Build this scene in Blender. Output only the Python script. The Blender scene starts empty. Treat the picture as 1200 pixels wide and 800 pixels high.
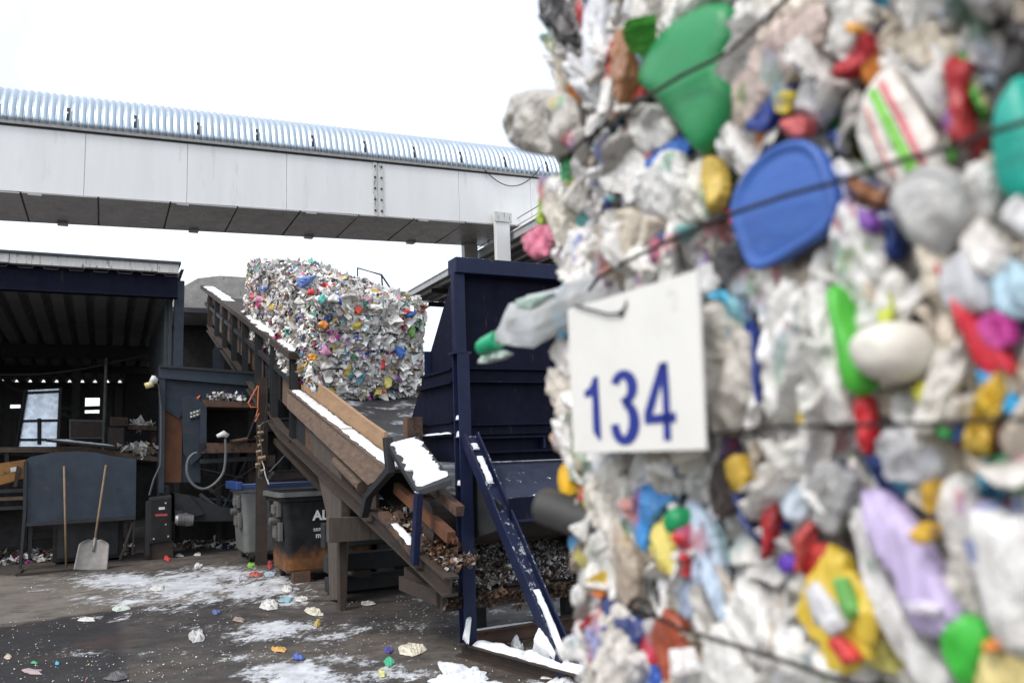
import bpy, bmesh, math, random
from math import sin, cos, pi, radians, sqrt, atan2, floor
from mathutils import Vector, Matrix, noise
from mathutils.geometry import tessellate_polygon

scene = bpy.context.scene
COL = scene.collection
rnd = random.Random(7)

# ------------------------------------------------------------------ camera
F_PX, PITCH, ROLL, EYE = 950.0, radians(7.7), 0.035, 1.6
cam_d = bpy.data.cameras.new('camera')
cam_d.sensor_width = 36.0
cam_d.lens = F_PX / 1200 * 36
cam_d.clip_start = 0.05
cam_d.clip_end = 3000
cam = bpy.data.objects.new('camera', cam_d)
COL.objects.link(cam)
cam.matrix_world = Matrix.Translation((0, 0, EYE)) @ Matrix.Rotation(pi / 2 + PITCH, 4, 'X') @ Matrix.Rotation(-ROLL, 4, 'Z')
cam_d.dof.use_dof = True
cam_d.dof.focus_distance = 10.5
cam_d.dof.aperture_fstop = 3.5
scene.camera = cam

# ------------------------------------------------------------------ world: overcast sky
SUN_EL, SUN_AZ = radians(48), radians(-35)
world = bpy.data.worlds.new('World')
scene.world = world
world.use_nodes = True
wn, wl = world.node_tree.nodes, world.node_tree.links
wn.clear()
w_out = wn.new('ShaderNodeOutputWorld')
bg = wn.new('ShaderNodeBackground')
bg2 = wn.new('ShaderNodeBackground')
sky = wn.new('ShaderNodeTexSky')
sky.sky_type = 'NISHITA'
sky.sun_disc = False
sky.sun_elevation = SUN_EL
sky.sun_rotation = SUN_AZ
sky.dust_density = 3
wl.new(sky.outputs[0], bg.inputs[0])
bg.inputs[1].default_value = 0.08
tc = wn.new('ShaderNodeTexCoord')
cn = wn.new('ShaderNodeTexNoise')
cn.inputs['Scale'].default_value = 2.2
cn.inputs['Detail'].default_value = 7
cn.inputs['Roughness'].default_value = 0.55
wl.new(tc.outputs['Generated'], cn.inputs['Vector'])
cr = wn.new('ShaderNodeValToRGB')
cr.color_ramp.elements[0].position = 0.36
cr.color_ramp.elements[0].color = (0.70, 0.79, 0.88, 1)
cr.color_ramp.elements[1].position = 0.6
cr.color_ramp.elements[1].color = (1.0, 1.0, 1.0, 1)
wl.new(cn.outputs[0], cr.inputs[0])
wl.new(cr.outputs[0], bg2.inputs[0])
bg2.inputs[1].default_value = 0.80
mixw = wn.new('ShaderNodeAddShader')
wl.new(bg.outputs[0], mixw.inputs[0])
wl.new(bg2.outputs[0], mixw.inputs[1])
wl.new(mixw.outputs[0], w_out.inputs[0])

# ------------------------------------------------------------------ sun behind thin cloud
sun_d = bpy.data.lights.new('sun', 'SUN')
sun_d.energy = 1.3
sun_d.angle = radians(14)
sun_d.color = (1.0, 0.97, 0.93)
sun = bpy.data.objects.new('sun', sun_d)
COL.objects.link(sun)
sd = Vector((-0.45, -0.55, 0.85)).normalized()      # towards the veiled sun, behind the viewer on the left
sun.rotation_euler = sd.to_track_quat('Z', 'Y').to_euler()
sky.sun_elevation = math.asin(sd.z)
sky.sun_rotation = atan2(sd.x, sd.y)

scene.view_settings.view_transform = 'Standard'
scene.view_settings.look = 'None'
scene.view_settings.gamma = 1
scene.view_settings.exposure = 0.45
scene.render.resolution_x, scene.render.resolution_y = 1024, 682

# ------------------------------------------------------------------ site axes: s runs along the conveyor, w across it, z up
AX = radians(26.8)
UX, UY = cos(AX), sin(AX)
VX, VY = -sin(AX), cos(AX)
OX, OY = -0.527, 6.25

def S(s, w, z):
    return Vector((OX + s * VX + w * UX, OY + s * VY + w * UY, z))

def ray(px, py):
    a0, b0 = (px - 600) / F_PX, -(py - 400) / F_PX
    a = a0 * cos(ROLL) + b0 * sin(ROLL)
    b = -a0 * sin(ROLL) + b0 * cos(ROLL)
    return (a, cos(PITCH) - b * sin(PITCH), sin(PITCH) + b * cos(PITCH))

def at_z(px, py, z=0.0):           # (s, w) of a photographed point that lies at height z
    d = ray(px, py); t = (z - EYE) / d[2]
    x, y = d[0] * t - OX, d[1] * t - OY
    return (x * VX + y * VY, x * UX + y * UY)

def at_w(px, py, w):               # (s, z) of a point on the vertical plane w
    d = ray(px, py); t = (w + OX * UX + OY * UY) / (d[0] * UX + d[1] * UY)
    x, y = d[0] * t - OX, d[1] * t - OY
    return (x * VX + y * VY, EYE + d[2] * t)

def at_s(px, py, s):               # (w, z) of a point on the vertical plane s
    d = ray(px, py); t = (s + OX * VX + OY * VY) / (d[0] * VX + d[1] * VY)
    x, y = d[0] * t - OX, d[1] * t - OY
    return (x * UX + y * UY, EYE + d[2] * t)

# ------------------------------------------------------------------ object helpers
def link(o, parent=None):
    COL.objects.link(o)
    if parent is not None:
        o.parent = parent
    return o

def tag(o, label=None, cat=None, group=None, kind=None):
    if label: o['label'] = label
    if cat: o['category'] = cat
    if group: o['group'] = group
    if kind: o['kind'] = kind
    elif cat: o['kind'] = 'thing'
    return o

def thing(name, label, cat, loc, group=None):
    o = bpy.data.objects.new(name, None)
    o.empty_display_size = 0.2
    COL.objects.link(o)
    o.location = loc
    return tag(o, label, cat, group)

def copy_tree(o, parent=None, shift=None):
    c = o.copy(); COL.objects.link(c)
    c.parent = parent
    if shift is not None: c.location = o.location + shift
    for ch in [q for q in bpy.data.objects if q.parent == o]:
        copy_tree(ch, c)
    return c

def wloc(o):
    v = Vector((0, 0, 0))
    while o is not None:
        v += o.location; o = o.parent
    return v

class MB:
    """collects shapes in world coordinates and links them as one mesh"""
    def __init__(self):
        self.v, self.f, self.c = [], [], []
    def add(self, vs, fs, col=None):
        n = len(self.v)
        self.v += [Vector(p) for p in vs]
        self.f += [tuple(i + n for i in f) for f in fs]
        if col is not None:
            self.c += [col] * len(fs)
        return self
    def box(self, s0, s1, w0, w1, z0, z1):
        vs = [S(s, w, z) for s in (s0, s1) for w in (w0, w1) for z in (z0, z1)]
        return self.add(vs, [(0, 1, 3, 2), (4, 6, 7, 5), (0, 4, 5, 1), (2, 3, 7, 6), (0, 2, 6, 4), (1, 5, 7, 3)])
    def beam(self, p, q, a, b, up=(0, 0, 1)):
        """box section a wide (sideways) and b deep between two world points"""
        p, q = Vector(p), Vector(q)
        d = (q - p).normalized(); u = Vector(up)
        x = d.cross(u)
        if x.length < 1e-4: x = d.cross(Vector((1, 0, 0)))
        x.normalize(); y = x.cross(d).normalized()
        vs = []
        for c in (p, q):
            for i, j in ((-1, -1), (1, -1), (1, 1), (-1, 1)):
                vs.append(c + x * (i * a / 2) + y * (j * b / 2))
        return self.add(vs, [(3, 2, 1, 0), (4, 5, 6, 7), (0, 1, 5, 4), (1, 2, 6, 5), (2, 3, 7, 6), (3, 0, 4, 7)])
    def hbeam(self, p, q, a, b, t, up=(0, 0, 1)):
        """H profile: web in the plane of up, flanges at both ends of b"""
        p, q = Vector(p), Vector(q)
        d = (q - p).normalized(); u = Vector(up)
        x = d.cross(u).normalized(); y = x.cross(d).normalized()
        o = y * (b / 2 - t / 2)
        self.beam(p + o, q + o, a, t, up); self.beam(p - o, q - o, a, t, up)
        return self.beam(p, q, t, b - 2 * t, up)
    def prism(self, pts, fn, d0, d1):
        """polygon pts (2D) pushed through fn(a, b, depth) from d0 to d1"""
        n = len(pts)
        vs = [fn(a, b, d0) for a, b in pts] + [fn(a, b, d1) for a, b in pts]
        tr = tessellate_polygon([[Vector((a, b, 0)) for a, b in pts]])
        fs = [tuple(t) for t in tr] + [tuple(i + n for i in reversed(t)) for t in tr]
        fs += [(i, (i + 1) % n, (i + 1) % n + n, i + n) for i in range(n)]
        return self.add(vs, fs)
    def prism_w(self, pts, w0, w1):
        return self.prism(pts, lambda s, z, w: S(s, w, z), w0, w1)
    def prism_s(self, pts, s0, s1):
        return self.prism(pts, lambda w, z, s: S(s, w, z), s0, s1)
    def tube(self, pts, r, seg=8, close=False):
        pts = [Vector(p) for p in pts]
        vs, fs = [], []
        prev = None
        for i, p in enumerate(pts):
            a = pts[max(i - 1, 0)]; b = pts[min(i + 1, len(pts) - 1)]
            d = (b - a).normalized()
            if prev is None:
                x = d.orthogonal().normalized()
            else:
                x = (prev - d * prev.dot(d)).normalized()
            prev = x; y = d.cross(x)
            rr = r[i] if isinstance(r, (list, tuple)) else r
            vs += [p + x * (rr * cos(2 * pi * k / seg)) + y * (rr * sin(2 * pi * k / seg)) for k in range(seg)]
        for i in range(len(pts) - 1):
            for k in range(seg):
                k2 = (k + 1) % seg
                fs.append((i * seg + k, i * seg + k2, (i + 1) * seg + k2, (i + 1) * seg + k))
        fs.append(tuple(reversed(range(seg)))); fs.append(tuple(range(len(vs) - seg, len(vs))))
        return self.add(vs, fs)
    def grid(self, fn, nu, nv, thick=None):
        vs = [fn(i / nu, j / nv) for i in range(nu + 1) for j in range(nv + 1)]
        fs = [(i * (nv + 1) + j, (i + 1) * (nv + 1) + j, (i + 1) * (nv + 1) + j + 1, i * (nv + 1) + j + 1)
              for i in range(nu) for j in range(nv)]
        return self.add(vs, fs)
    def build(self, name, mat, parent=None, bevel=0.0, smooth=False, solid=0.0, label=None):
        me = bpy.data.meshes.new(name)
        o = bpy.data.objects.new(name, me)
        if parent is None:
            lo = Vector((min(p.x for p in self.v), min(p.y for p in self.v), min(p.z for p in self.v)))
            hi = Vector((max(p.x for p in self.v), max(p.y for p in self.v), max(p.z for p in self.v)))
            L = Vector(((lo.x + hi.x) / 2, (lo.y + hi.y) / 2, lo.z))
            o.location = L
        else:
            L = wloc(parent)
        me.from_pydata([p - L for p in self.v], [], self.f)
        if self.c:
            at = me.color_attributes.new('Col', 'FLOAT_COLOR', 'CORNER')
            k = 0
            buf = []
            for f, c in zip(self.f, self.c):
                buf += [c[0], c[1], c[2], 1.0] * len(f)
            at.data.foreach_set('color', buf)
        if not smooth and not solid:
            bm = bmesh.new(); bm.from_mesh(me)
            bmesh.ops.recalc_face_normals(bm, faces=bm.faces)
            bm.to_mesh(me); bm.free()
        me.materials.append(mat)
        link(o, parent)
        if smooth:
            me.polygons.foreach_set('use_smooth', [True] * len(me.polygons))
        if bevel:
            m = o.modifiers.new('bevel', 'BEVEL'); m.width = bevel; m.segments = 2; m.limit_method = 'ANGLE'
        if solid:
            m = o.modifiers.new('solidify', 'SOLIDIFY'); m.thickness = solid
        if label: o['label'] = label
        return o

# ------------------------------------------------------------------ materials
MATS = {}
def nt(name):
    m = bpy.data.materials.new(name); m.use_nodes = True
    n, l = m.node_tree.nodes, m.node_tree.links
    return m, n, l, n['Principled BSDF']

def tex(n, l, scale, detail=5, rough=0.6, vec=None, kind='ShaderNodeTexNoise', stretch=None):
    t = n.new(kind)
    t.inputs['Scale'].default_value = scale
    if 'Detail' in t.inputs: t.inputs['Detail'].default_value = detail
    if 'Roughness' in t.inputs: t.inputs['Roughness'].default_value = rough
    if vec is None:
        vec = n.new('ShaderNodeTexCoord').outputs['Object']
    if stretch:
        mp = n.new('ShaderNodeMapping'); mp.inputs['Scale'].default_value = stretch
        l.new(vec, mp.inputs['Vector']); vec = mp.outputs[0]
    l.new(vec, t.inputs['Vector'])
    return t.outputs[0]

def ramp(n, l, fac, stops):
    r = n.new('ShaderNodeValToRGB')
    e = r.color_ramp.elements
    e[0].position, e[0].color = stops[0][0], (*stops[0][1], 1) if len(stops[0][1]) == 3 else stops[0][1]
    e[1].position, e[1].color = stops[-1][0], (*stops[-1][1], 1)
    for p, c in stops[1:-1]:
        k = e.new(p); k.color = (*c, 1)
    l.new(fac, r.inputs[0])
    return r.outputs[0]

def mixc(n, l, fac, a, b):
    m = n.new('ShaderNodeMix'); m.data_type = 'RGBA'
    for sock, val in ((m.inputs[0], fac), (m.inputs[6], a), (m.inputs[7], b)):
        if isinstance(val, (int, float)): sock.default_value = val
        elif isinstance(val, tuple): sock.default_value = (*val, 1)
        else: l.new(val, sock)
    return m.outputs[2]

def math_(n, l, op, a, b=None, clamp=False):
    m = n.new('ShaderNodeMath'); m.operation = op; m.use_clamp = clamp
    for sock, val in ((m.inputs[0], a), (m.inputs[1], b)):
        if val is None: continue
        if isinstance(val, (int, float)): sock.default_value = val
        else: l.new(val, sock)
    return m.outputs[0]

def bump(n, l, bsdf, h, strength=0.3, dist=0.02):
    b = n.new('ShaderNodeBump'); b.inputs['Strength'].default_value = strength; b.inputs['Distance'].default_value = dist
    l.new(h, b.inputs['Height']); l.new(b.outputs[0], bsdf.inputs['Normal'])

def surf(name, base, alt=None, rough=0.6, metal=0.0, scale=6, wear=None, wear_amt=0.55, bmp=0.15, stretch=None, spec=0.5, speck=0.0):
    """painted or raw surface: base colour mottled towards alt, worn to wear where a noise is high, snow specks on what faces up"""
    if name in MATS: return MATS[name]
    m, n, l, b = nt(name)
    alt = alt or tuple(c * 0.6 for c in base)
    f = tex(n, l, scale, 6, 0.65, stretch=stretch)
    c = ramp(n, l, f, [(0.3, base), (0.72, alt)])
    if wear:
        f2 = tex(n, l, scale * 1.7, 8, 0.7, stretch=stretch)
        k = ramp(n, l, f2, [(wear_amt, (0, 0, 0)), (wear_amt + 0.09, (1, 1, 1))])
        c = mixc(n, l, k, c, wear)
    if speck:
        g = n.new('ShaderNodeNewGeometry'); sx = n.new('ShaderNodeSeparateXYZ'); l.new(g.outputs['Normal'], sx.inputs[0])
        up = ramp(n, l, sx.outputs[2], [(0.35, (0, 0, 0)), (0.75, (1, 1, 1))])
        sp = ramp(n, l, tex(n, l, 14, 6, 0.7), [(1 - speck, (0, 0, 0)), (1 - speck + 0.05, (1, 1, 1))])
        c = mixc(n, l, math_(n, l, 'MULTIPLY', up, sp), c, (0.8, 0.82, 0.85))
    l.new(c, b.inputs['Base Color'])
    fr = tex(n, l, scale * 3, 4)
    r = ramp(n, l, fr, [(0.3, (rough - 0.1,) * 3), (0.7, (min(1, rough + 0.12),) * 3)])
    l.new(r, b.inputs['Roughness'])
    b.inputs['Metallic'].default_value = metal
    b.inputs['Specular IOR Level'].default_value = spec
    if bmp: bump(n, l, b, tex(n, l, scale * 5, 6, 0.7, stretch=stretch), bmp)
    MATS[name] = m
    return m

navy = surf('navy_paint', (0.0035, 0.0045, 0.014), (0.007, 0.008, 0.022), 0.62, scale=3.5, wear=(0.035, 0.028, 0.028), wear_amt=0.61, bmp=0.06, speck=0.45, spec=0.10, stretch=(2.2, 2.2, .4))
navy2 = surf('navy_post_paint', (0.008, 0.012, 0.036), (0.014, 0.02, 0.055), 0.45, scale=4, wear=(0.04, 0.032, 0.03), wear_amt=0.62, bmp=0.08, speck=0.43, spec=0.2)
rust = surf('rusty_steel', (0.055, 0.036, 0.028), (0.12, 0.060, 0.032), 0.8, scale=5, wear=(0.02, 0.018, 0.018), wear_amt=0.52, bmp=0.5)
rust_dark = surf('dark_rusty_steel', (0.022, 0.019, 0.018), (0.05, 0.03, 0.02), 0.75, scale=5, wear=(0.08, 0.035, 0.018), wear_amt=0.62, bmp=0.35, speck=0.3)
rust_orange = surf('orange_rust', (0.16, 0.06, 0.02), (0.07, 0.03, 0.018), 0.8, scale=3, wear=(0.02, 0.018, 0.02), wear_amt=0.6, bmp=0.3, stretch=(1, 1, 0.4))
steel_blue = surf('blue_grey_steel', (0.019, 0.034, 0.056), (0.011, 0.018, 0.028), 0.6, scale=2.6, wear=(0.045, 0.032, 0.026), wear_amt=0.6, bmp=0.08)
steel_dark = surf('dark_machine_paint', (0.009, 0.011, 0.014), (0.018, 0.019, 0.021), 0.65, scale=3, wear=(0.05, 0.03, 0.02), wear_amt=0.66, bmp=0.1)
black = surf('deep_black', (0.006, 0.006, 0.007), (0.012, 0.011, 0.011), 0.85, scale=3, bmp=0.1)  # near-black; its colour carries the shade on the hall walls
cladding = surf('dark_cladding', (0.055, 0.057, 0.062), (0.08, 0.078, 0.08), 0.7, scale=1.2, bmp=0.05, stretch=(3, 3, 0.3))
roofsteel = surf('roof_sheet_underside', (0.22, 0.22, 0.225), (0.16, 0.155, 0.155), 0.6, scale=1.2, bmp=0.05)
fascia_m = surf('stained_fascia', (0.42, 0.42, 0.41), (0.6, 0.6, 0.58), 0.8, scale=4, wear=(0.07, 0.065, 0.06), wear_amt=0.56, bmp=0.2, stretch=(3, 3, .5))
concrete = surf('rough_concrete', (0.36, 0.35, 0.33), (0.22, 0.21, 0.2), 0.95, scale=4, wear=(0.1, 0.09, 0.085), wear_amt=0.6, bmp=0.8)
wood_old = surf('weathered_wood', (0.15, 0.105, 0.076), (0.06, 0.045, 0.036), 0.9, scale=5, wear=(0.17, 0.135, 0.11), wear_amt=0.6, bmp=0.5, stretch=(1.2, 1.2, 6))
wood_post = surf('grey_post_wood', (0.105, 0.085, 0.07), (0.05, 0.042, 0.036), 0.95, scale=5, wear=(0.025, 0.02, 0.018), wear_amt=0.6, bmp=0.7, stretch=(5, 5, 0.6))
wood_new = surf('tan_board', (0.36, 0.225, 0.125), (0.24, 0.15, 0.085), 0.85, scale=4, wear=(0.10, 0.065, 0.045), wear_amt=0.64, bmp=0.3, stretch=(1, 1, 5))
wood_handle = surf('handle_wood', (0.24, 0.16, 0.09), (0.15, 0.10, 0.06), 0.7, scale=12, bmp=0.1)
panel_rust = surf('stained_side_panel', (0.16, 0.105, 0.07), (0.085, 0.06, 0.045), 0.85, scale=3.5, wear=(0.2, 0.1, 0.04), wear_amt=0.6, bmp=0.3, stretch=(2, 2, 0.6))
white_panel = surf('white_panel', (0.71, 0.715, 0.71), (0.64, 0.645, 0.64), 0.5, scale=0.8, wear=(0.60, 0.595, 0.58), wear_amt=0.58, bmp=0.02, stretch=(1.6, 1.6, .25))
soffit_m = surf('grey_soffit', (0.26, 0.255, 0.25), (0.36, 0.355, 0.35), 0.3, scale=0.8, bmp=0.05, metal=0.1)
seam_m = surf('seam_grey', (0.30, 0.29, 0.28), None, 0.6, bmp=0)
galv = surf('galvanised_sheet', (0.47, 0.54, 0.61), (0.40, 0.46, 0.52), 0.36, metal=0.8, scale=1.3, bmp=0.03)
rust_galv = surf('dull_galvanised_sheet', (0.42, 0.41, 0.43), (0.35, 0.34, 0.35), 0.45, metal=0.7, scale=1.3, bmp=0.05)
alum = surf('aluminium', (0.24, 0.23, 0.215), (0.16, 0.15, 0.14), 0.6, metal=0.3, scale=9, wear=(0.16, 0.15, 0.14), wear_amt=0.6, bmp=0.1)
mirror_sheet = surf('pale_blue_sheet', (0.62, 0.68, 0.76), (0.45, 0.5, 0.57), 0.3, metal=0.75, scale=3, wear=(0.2, 0.22, 0.25), wear_amt=0.66, bmp=0.05)
rubber = surf('black_rubber', (0.012, 0.012, 0.013), (0.022, 0.021, 0.022), 0.6, scale=8, bmp=0.2)
greyrub = surf('grey_hose', (0.08, 0.085, 0.09), (0.05, 0.052, 0.055), 0.5, scale=8, bmp=0.05)
white_pl = surf('white_plastic', (0.7, 0.7, 0.68), (0.5, 0.49, 0.46), 0.45, scale=12, bmp=0.05)
yellow_pl = surf('ochre_paint', (0.36, 0.17, 0.03), (0.15, 0.07, 0.02), 0.6, scale=4, wear=(0.03, 0.025, 0.02), wear_amt=0.6)
cream = surf('cream_glass', (0.7, 0.62, 0.3), (0.5, 0.42, 0.2), 0.3, scale=8)
red_label = surf('red_label', (0.5, 0.06, 0.06), None, 0.5, bmp=0)
orange_rope = surf('orange_cord', (0.6, 0.16, 0.05), (0.45, 0.12, 0.04), 0.6, scale=20)
brass = surf('brass_valve', (0.45, 0.33, 0.2), (0.2, 0.13, 0.08), 0.4, metal=0.6, scale=15)
blue_bin = surf('blue_bin_plastic', (0.016, 0.05, 0.19), (0.012, 0.035, 0.13), 0.5, scale=5, wear=(0.12, 0.12, 0.13), wear_amt=0.62)
grey_bin = surf('scuffed_grey_plastic', (0.14, 0.14, 0.135), (0.075, 0.08, 0.085), 0.6, scale=4, wear=(0.06, 0.14, 0.3), wear_amt=0.67)
bin_hw = surf('bin_hardware', (0.12, 0.115, 0.11), (0.06, 0.058, 0.055), 0.7, scale=8)
ink_white = surf('white_print', (0.7, 0.7, 0.7), (0.55, 0.55, 0.55), 0.6, scale=30, bmp=0)
ink_blue = surf('blue_print', (0.012, 0.026, 0.22), (0.018, 0.034, 0.26), 0.5, scale=30, bmp=0)
plate_m = surf('sign_plate_white', (0.76, 0.755, 0.72), (0.70, 0.695, 0.66), 0.4, scale=14, wear=(0.58, 0.56, 0.52), wear_amt=0.6, bmp=0.03)
wire_m = surf('baling_wire', (0.02, 0.02, 0.022), (0.06, 0.045, 0.035), 0.45, metal=0.7, scale=30, bmp=0)
roof_dark = surf('dark_roof_edge', (0.04, 0.045, 0.06), None, 0.7)
canopy_m = surf('canopy_underside', (0.13, 0.135, 0.14), (0.09, 0.092, 0.1), 0.6, scale=1.5)

def make_snow():
    m, n, l, b = nt('snow')
    c = ramp(n, l, tex(n, l, 9, 8, .7), [(0.35, (0.80, 0.82, 0.85)), (0.62, (0.62, 0.64, 0.66)), (0.78, (0.35, 0.34, 0.33))])
    l.new(c, b.inputs['Base Color']); b.inputs['Roughness'].default_value = 0.85
    bump(n, l, b, tex(n, l, 30, 6, 0.7), 0.5)
    return m
snow = make_snow()

def make_bin():
    m, n, l, b = nt('black_bin_plastic')
    tcn = n.new('ShaderNodeTexCoord'); sx = n.new('ShaderNodeSeparateXYZ'); l.new(tcn.outputs['Object'], sx.inputs[0])
    base = ramp(n, l, tex(n, l, 5, 7, 0.7), [(0.35, (0.007, 0.008, 0.010)), (0.7, (0.024, 0.025, 0.026))])
    k = math_(n, l, 'ADD', sx.outputs[2], math_(n, l, 'MULTIPLY', math_(n, l, 'SUBTRACT', tex(n, l, 6, 6), 0.5), 0.35))
    st = ramp(n, l, k, [(0.28, (1, 1, 1)), (0.44, (0, 0, 0))])
    rc = ramp(n, l, tex(n, l, 9, 5), [(0.3, (0.22, 0.09, 0.03)), (0.7, (0.07, 0.04, 0.025))])
    l.new(mixc(n, l, st, base, rc), b.inputs['Base Color'])
    b.inputs['Roughness'].default_value = 0.6
    b.inputs['Specular IOR Level'].default_value = 0.2
    bump(n, l, b, tex(n, l, 20, 5), 0.15)
    return m
bin_m = make_bin()

def make_belt():
    m, n, l, b = nt('belt_rubber_with_snow')
    base = ramp(n, l, tex(n, l, 4, 6), [(0.3, (0.014, 0.014, 0.016)), (0.7, (0.032, 0.031, 0.034))])
    k = ramp(n, l, tex(n, l, 3.2, 9, 0.72, stretch=(1, 1, 1)), [(0.52, (0, 0, 0)), (0.68, (0.8, 0.8, 0.8))])
    l.new(mixc(n, l, k, base, (0.5, 0.52, 0.56)), b.inputs['Base Color'])
    b.inputs['Roughness'].default_value = 0.6
    bump(n, l, b, tex(n, l, 12, 7, 0.7), 0.4)
    return m
belt_m = make_belt()

def make_ground():
    m, n, l, b = nt('wet_asphalt_with_snow')
    pos = n.new('ShaderNodeNewGeometry').outputs['Position']
    a_sn = n.new('ShaderNodeAttribute'); a_sn.attribute_name = 'snow'
    a_dk = n.new('ShaderNodeAttribute'); a_dk.attribute_name = 'patch'
    big = tex(n, l, 0.55, 6, 0.6, vec=pos)
    c = ramp(n, l, big, [(0.34, (0.050, 0.046, 0.044)), (0.5, (0.092, 0.083, 0.075)), (0.68, (0.16, 0.144, 0.126))])
    mott = ramp(n, l, tex(n, l, 5, 8, 0.75, vec=pos), [(0.3, (0.35, 0.34, 0.33)), (0.7, (1.4, 1.37, 1.34))])
    mm = n.new('ShaderNodeMix'); mm.data_type = 'RGBA'; mm.blend_type = 'MULTIPLY'; mm.inputs[0].default_value = 1
    l.new(c, mm.inputs[6]); l.new(mott, mm.inputs[7]); c = mm.outputs[2]
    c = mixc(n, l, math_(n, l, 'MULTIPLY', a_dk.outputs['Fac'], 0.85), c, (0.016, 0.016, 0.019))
    a_du = n.new('ShaderNodeAttribute'); a_du.attribute_name = 'dust'
    c = mixc(n, l, math_(n, l, 'MULTIPLY', a_du.outputs['Fac'], ramp(n, l, tex(n, l, 2.2, 7, .7, vec=pos), [(.3, (.2, .2, .2)), (.65, (.85, .85, .85))])), c, (0.21, 0.19, 0.16))
    # brown muddy tint
    c = mixc(n, l, ramp(n, l, tex(n, l, 1.1, 6, vec=pos), [(0.52, (0, 0, 0)), (0.7, (0.5, 0.5, 0.5))]), c, (0.060, 0.036, 0.024))
    c = mixc(n, l, ramp(n, l, tex(n, l, 1.9, 9, 0.75, vec=pos, stretch=(.6, 1.6, 1)), [(0.54, (0, 0, 0)), (0.64, (0.7, 0.7, 0.7))]), c, (0.022, 0.021, 0.021))
    grit = ramp(n, l, tex(n, l, 60, 3, 0.6, vec=pos), [(0.62, (0, 0, 0)), (0.74, (0.5, 0.5, 0.5))])
    c = mixc(n, l, grit, c, (0.14, 0.13, 0.125))
    # snow: mask times fractal breakup, pushed and streaked
    br = tex(n, l, 3.4, 12, 0.78, vec=pos, stretch=(1.5, .7, 1))
    br2 = tex(n, l, 13, 6, 0.7, vec=pos)
    k = math_(n, l, 'ADD', math_(n, l, 'MULTIPLY', a_sn.outputs['Fac'], 0.66), math_(n, l, 'MULTIPLY', math_(n, l, 'SUBTRACT', br, 0.5), 2.1))
    k = math_(n, l, 'ADD', k, math_(n, l, 'MULTIPLY', math_(n, l, 'SUBTRACT', br2, 0.5), 0.9))
    k = ramp(n, l, k, [(0.30, (0, 0, 0)), (0.40, (0.3, 0.3, 0.3)), (0.47, (0.75, 0.75, 0.75)), (0.6, (1, 1, 1))])
    fl = ramp(n, l, tex(n, l, 22, 4, 0.8, vec=pos), [(0.685, (0, 0, 0)), (0.72, (0.75, 0.75, 0.75))])
    flm = math_(n, l, 'MULTIPLY', fl, ramp(n, l, tex(n, l, 0.9, 3, vec=pos), [(0.4, (0, 0, 0)), (0.6, (1, 1, 1))]))
    k = math_(n, l, 'MAXIMUM', k, flm)
    c = mixc(n, l, k, c, ramp(n, l, tex(n, l, 4, 8, .7, vec=pos), [(0.35, (.66, .68, .71)), (.65, (.38, .39, .41))]))
    l.new(c, b.inputs['Base Color'])
    rr = ramp(n, l, tex(n, l, 1.4, 6, vec=pos), [(0.35, (0.42,) * 3), (0.65, (0.9,) * 3)])
    l.new(rr, b.inputs['Roughness'])
    b.inputs['Specular IOR Level'].default_value = 0.25
    hh = math_(n, l, 'ADD', tex(n, l, 45, 5, 0.7, vec=pos), math_(n, l, 'MULTIPLY', k, 0.7))
    bump(n, l, b, hh, 0.5, 0.012)
    return m
ground_m = make_ground()

def plastic(name, col, rough=0.42, trans=0.0, attr=False, dirt=0.5, bscale=55, bstr=0.25):
    if name in MATS: return MATS[name]
    m, n, l, b = nt(name)
    if attr:
        a = n.new('ShaderNodeAttribute'); a.attribute_name = 'Col'; src = a.outputs['Color']
    else:
        src = col
    pos = n.new('ShaderNodeNewGeometry').outputs['Position']
    d = ramp(n, l, tex(n, l, 22, 8, 0.72, vec=pos), [(0.46, (0, 0, 0)), (0.78, (dirt, dirt, dirt))])
    c = mixc(n, l, d, src, (0.17, 0.145, 0.12))
    if dirt > .32:      # faded print here and there
        pk = ramp(n, l, tex(n, l, 19, 3, 0.5, vec=pos, stretch=(1, 1, .6)), [(0.61, (0, 0, 0)), (0.63, (0.65, 0.65, 0.65))])
        pc = ramp(n, l, tex(n, l, 7, 2, 0.5, vec=pos), [(0.35, (.05, .12, .42)), (0.45, (.5, .08, .08)), (0.52, (.3, .36, .45)), (0.6, (.08, .3, .14)), (.68, (.5, .38, .1))])
        c = mixc(n, l, pk, c, pc)
    l.new(c, b.inputs['Base Color'])
    b.inputs['Roughness'].default_value = rough
    if trans: b.inputs['Transmission Weight'].default_value = trans
    if bstr and dirt > .32 and not attr or name == 'mixed_crushed_plastic':
        # sharp crumples: warped cell distances
        wv = n.new('ShaderNodeMix'); wv.data_type = 'VECTOR'; wv.inputs[0].default_value = .045
        nz = n.new('ShaderNodeTexNoise'); nz.inputs['Scale'].default_value = 14; l.new(pos, nz.inputs['Vector'])
        l.new(pos, wv.inputs[4]); l.new(nz.outputs['Color'], wv.inputs[5])
        v = tex(n, l, 34, 3, .5, vec=wv.outputs[1], kind='ShaderNodeTexVoronoi', stretch=(1, 1, .55))
        hh = math_(n, l, 'ADD', v, math_(n, l, 'MULTIPLY', tex(n, l, bscale, 5, 0.65, vec=pos), .3))
        bump(n, l, b, hh, .6, 0.012)
    elif bstr: bump(n, l, b, tex(n, l, bscale, 5, 0.65, vec=pos), bstr, 0.006)
    MATS[name] = m
    return m
shred_m = plastic('mixed_waste_plastic', None, 0.42, attr=True, dirt=0.3, bscale=40, bstr=0.3)
filler_m = plastic('mixed_crushed_plastic', None, 0.36, attr=True, dirt=0.42)

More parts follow.
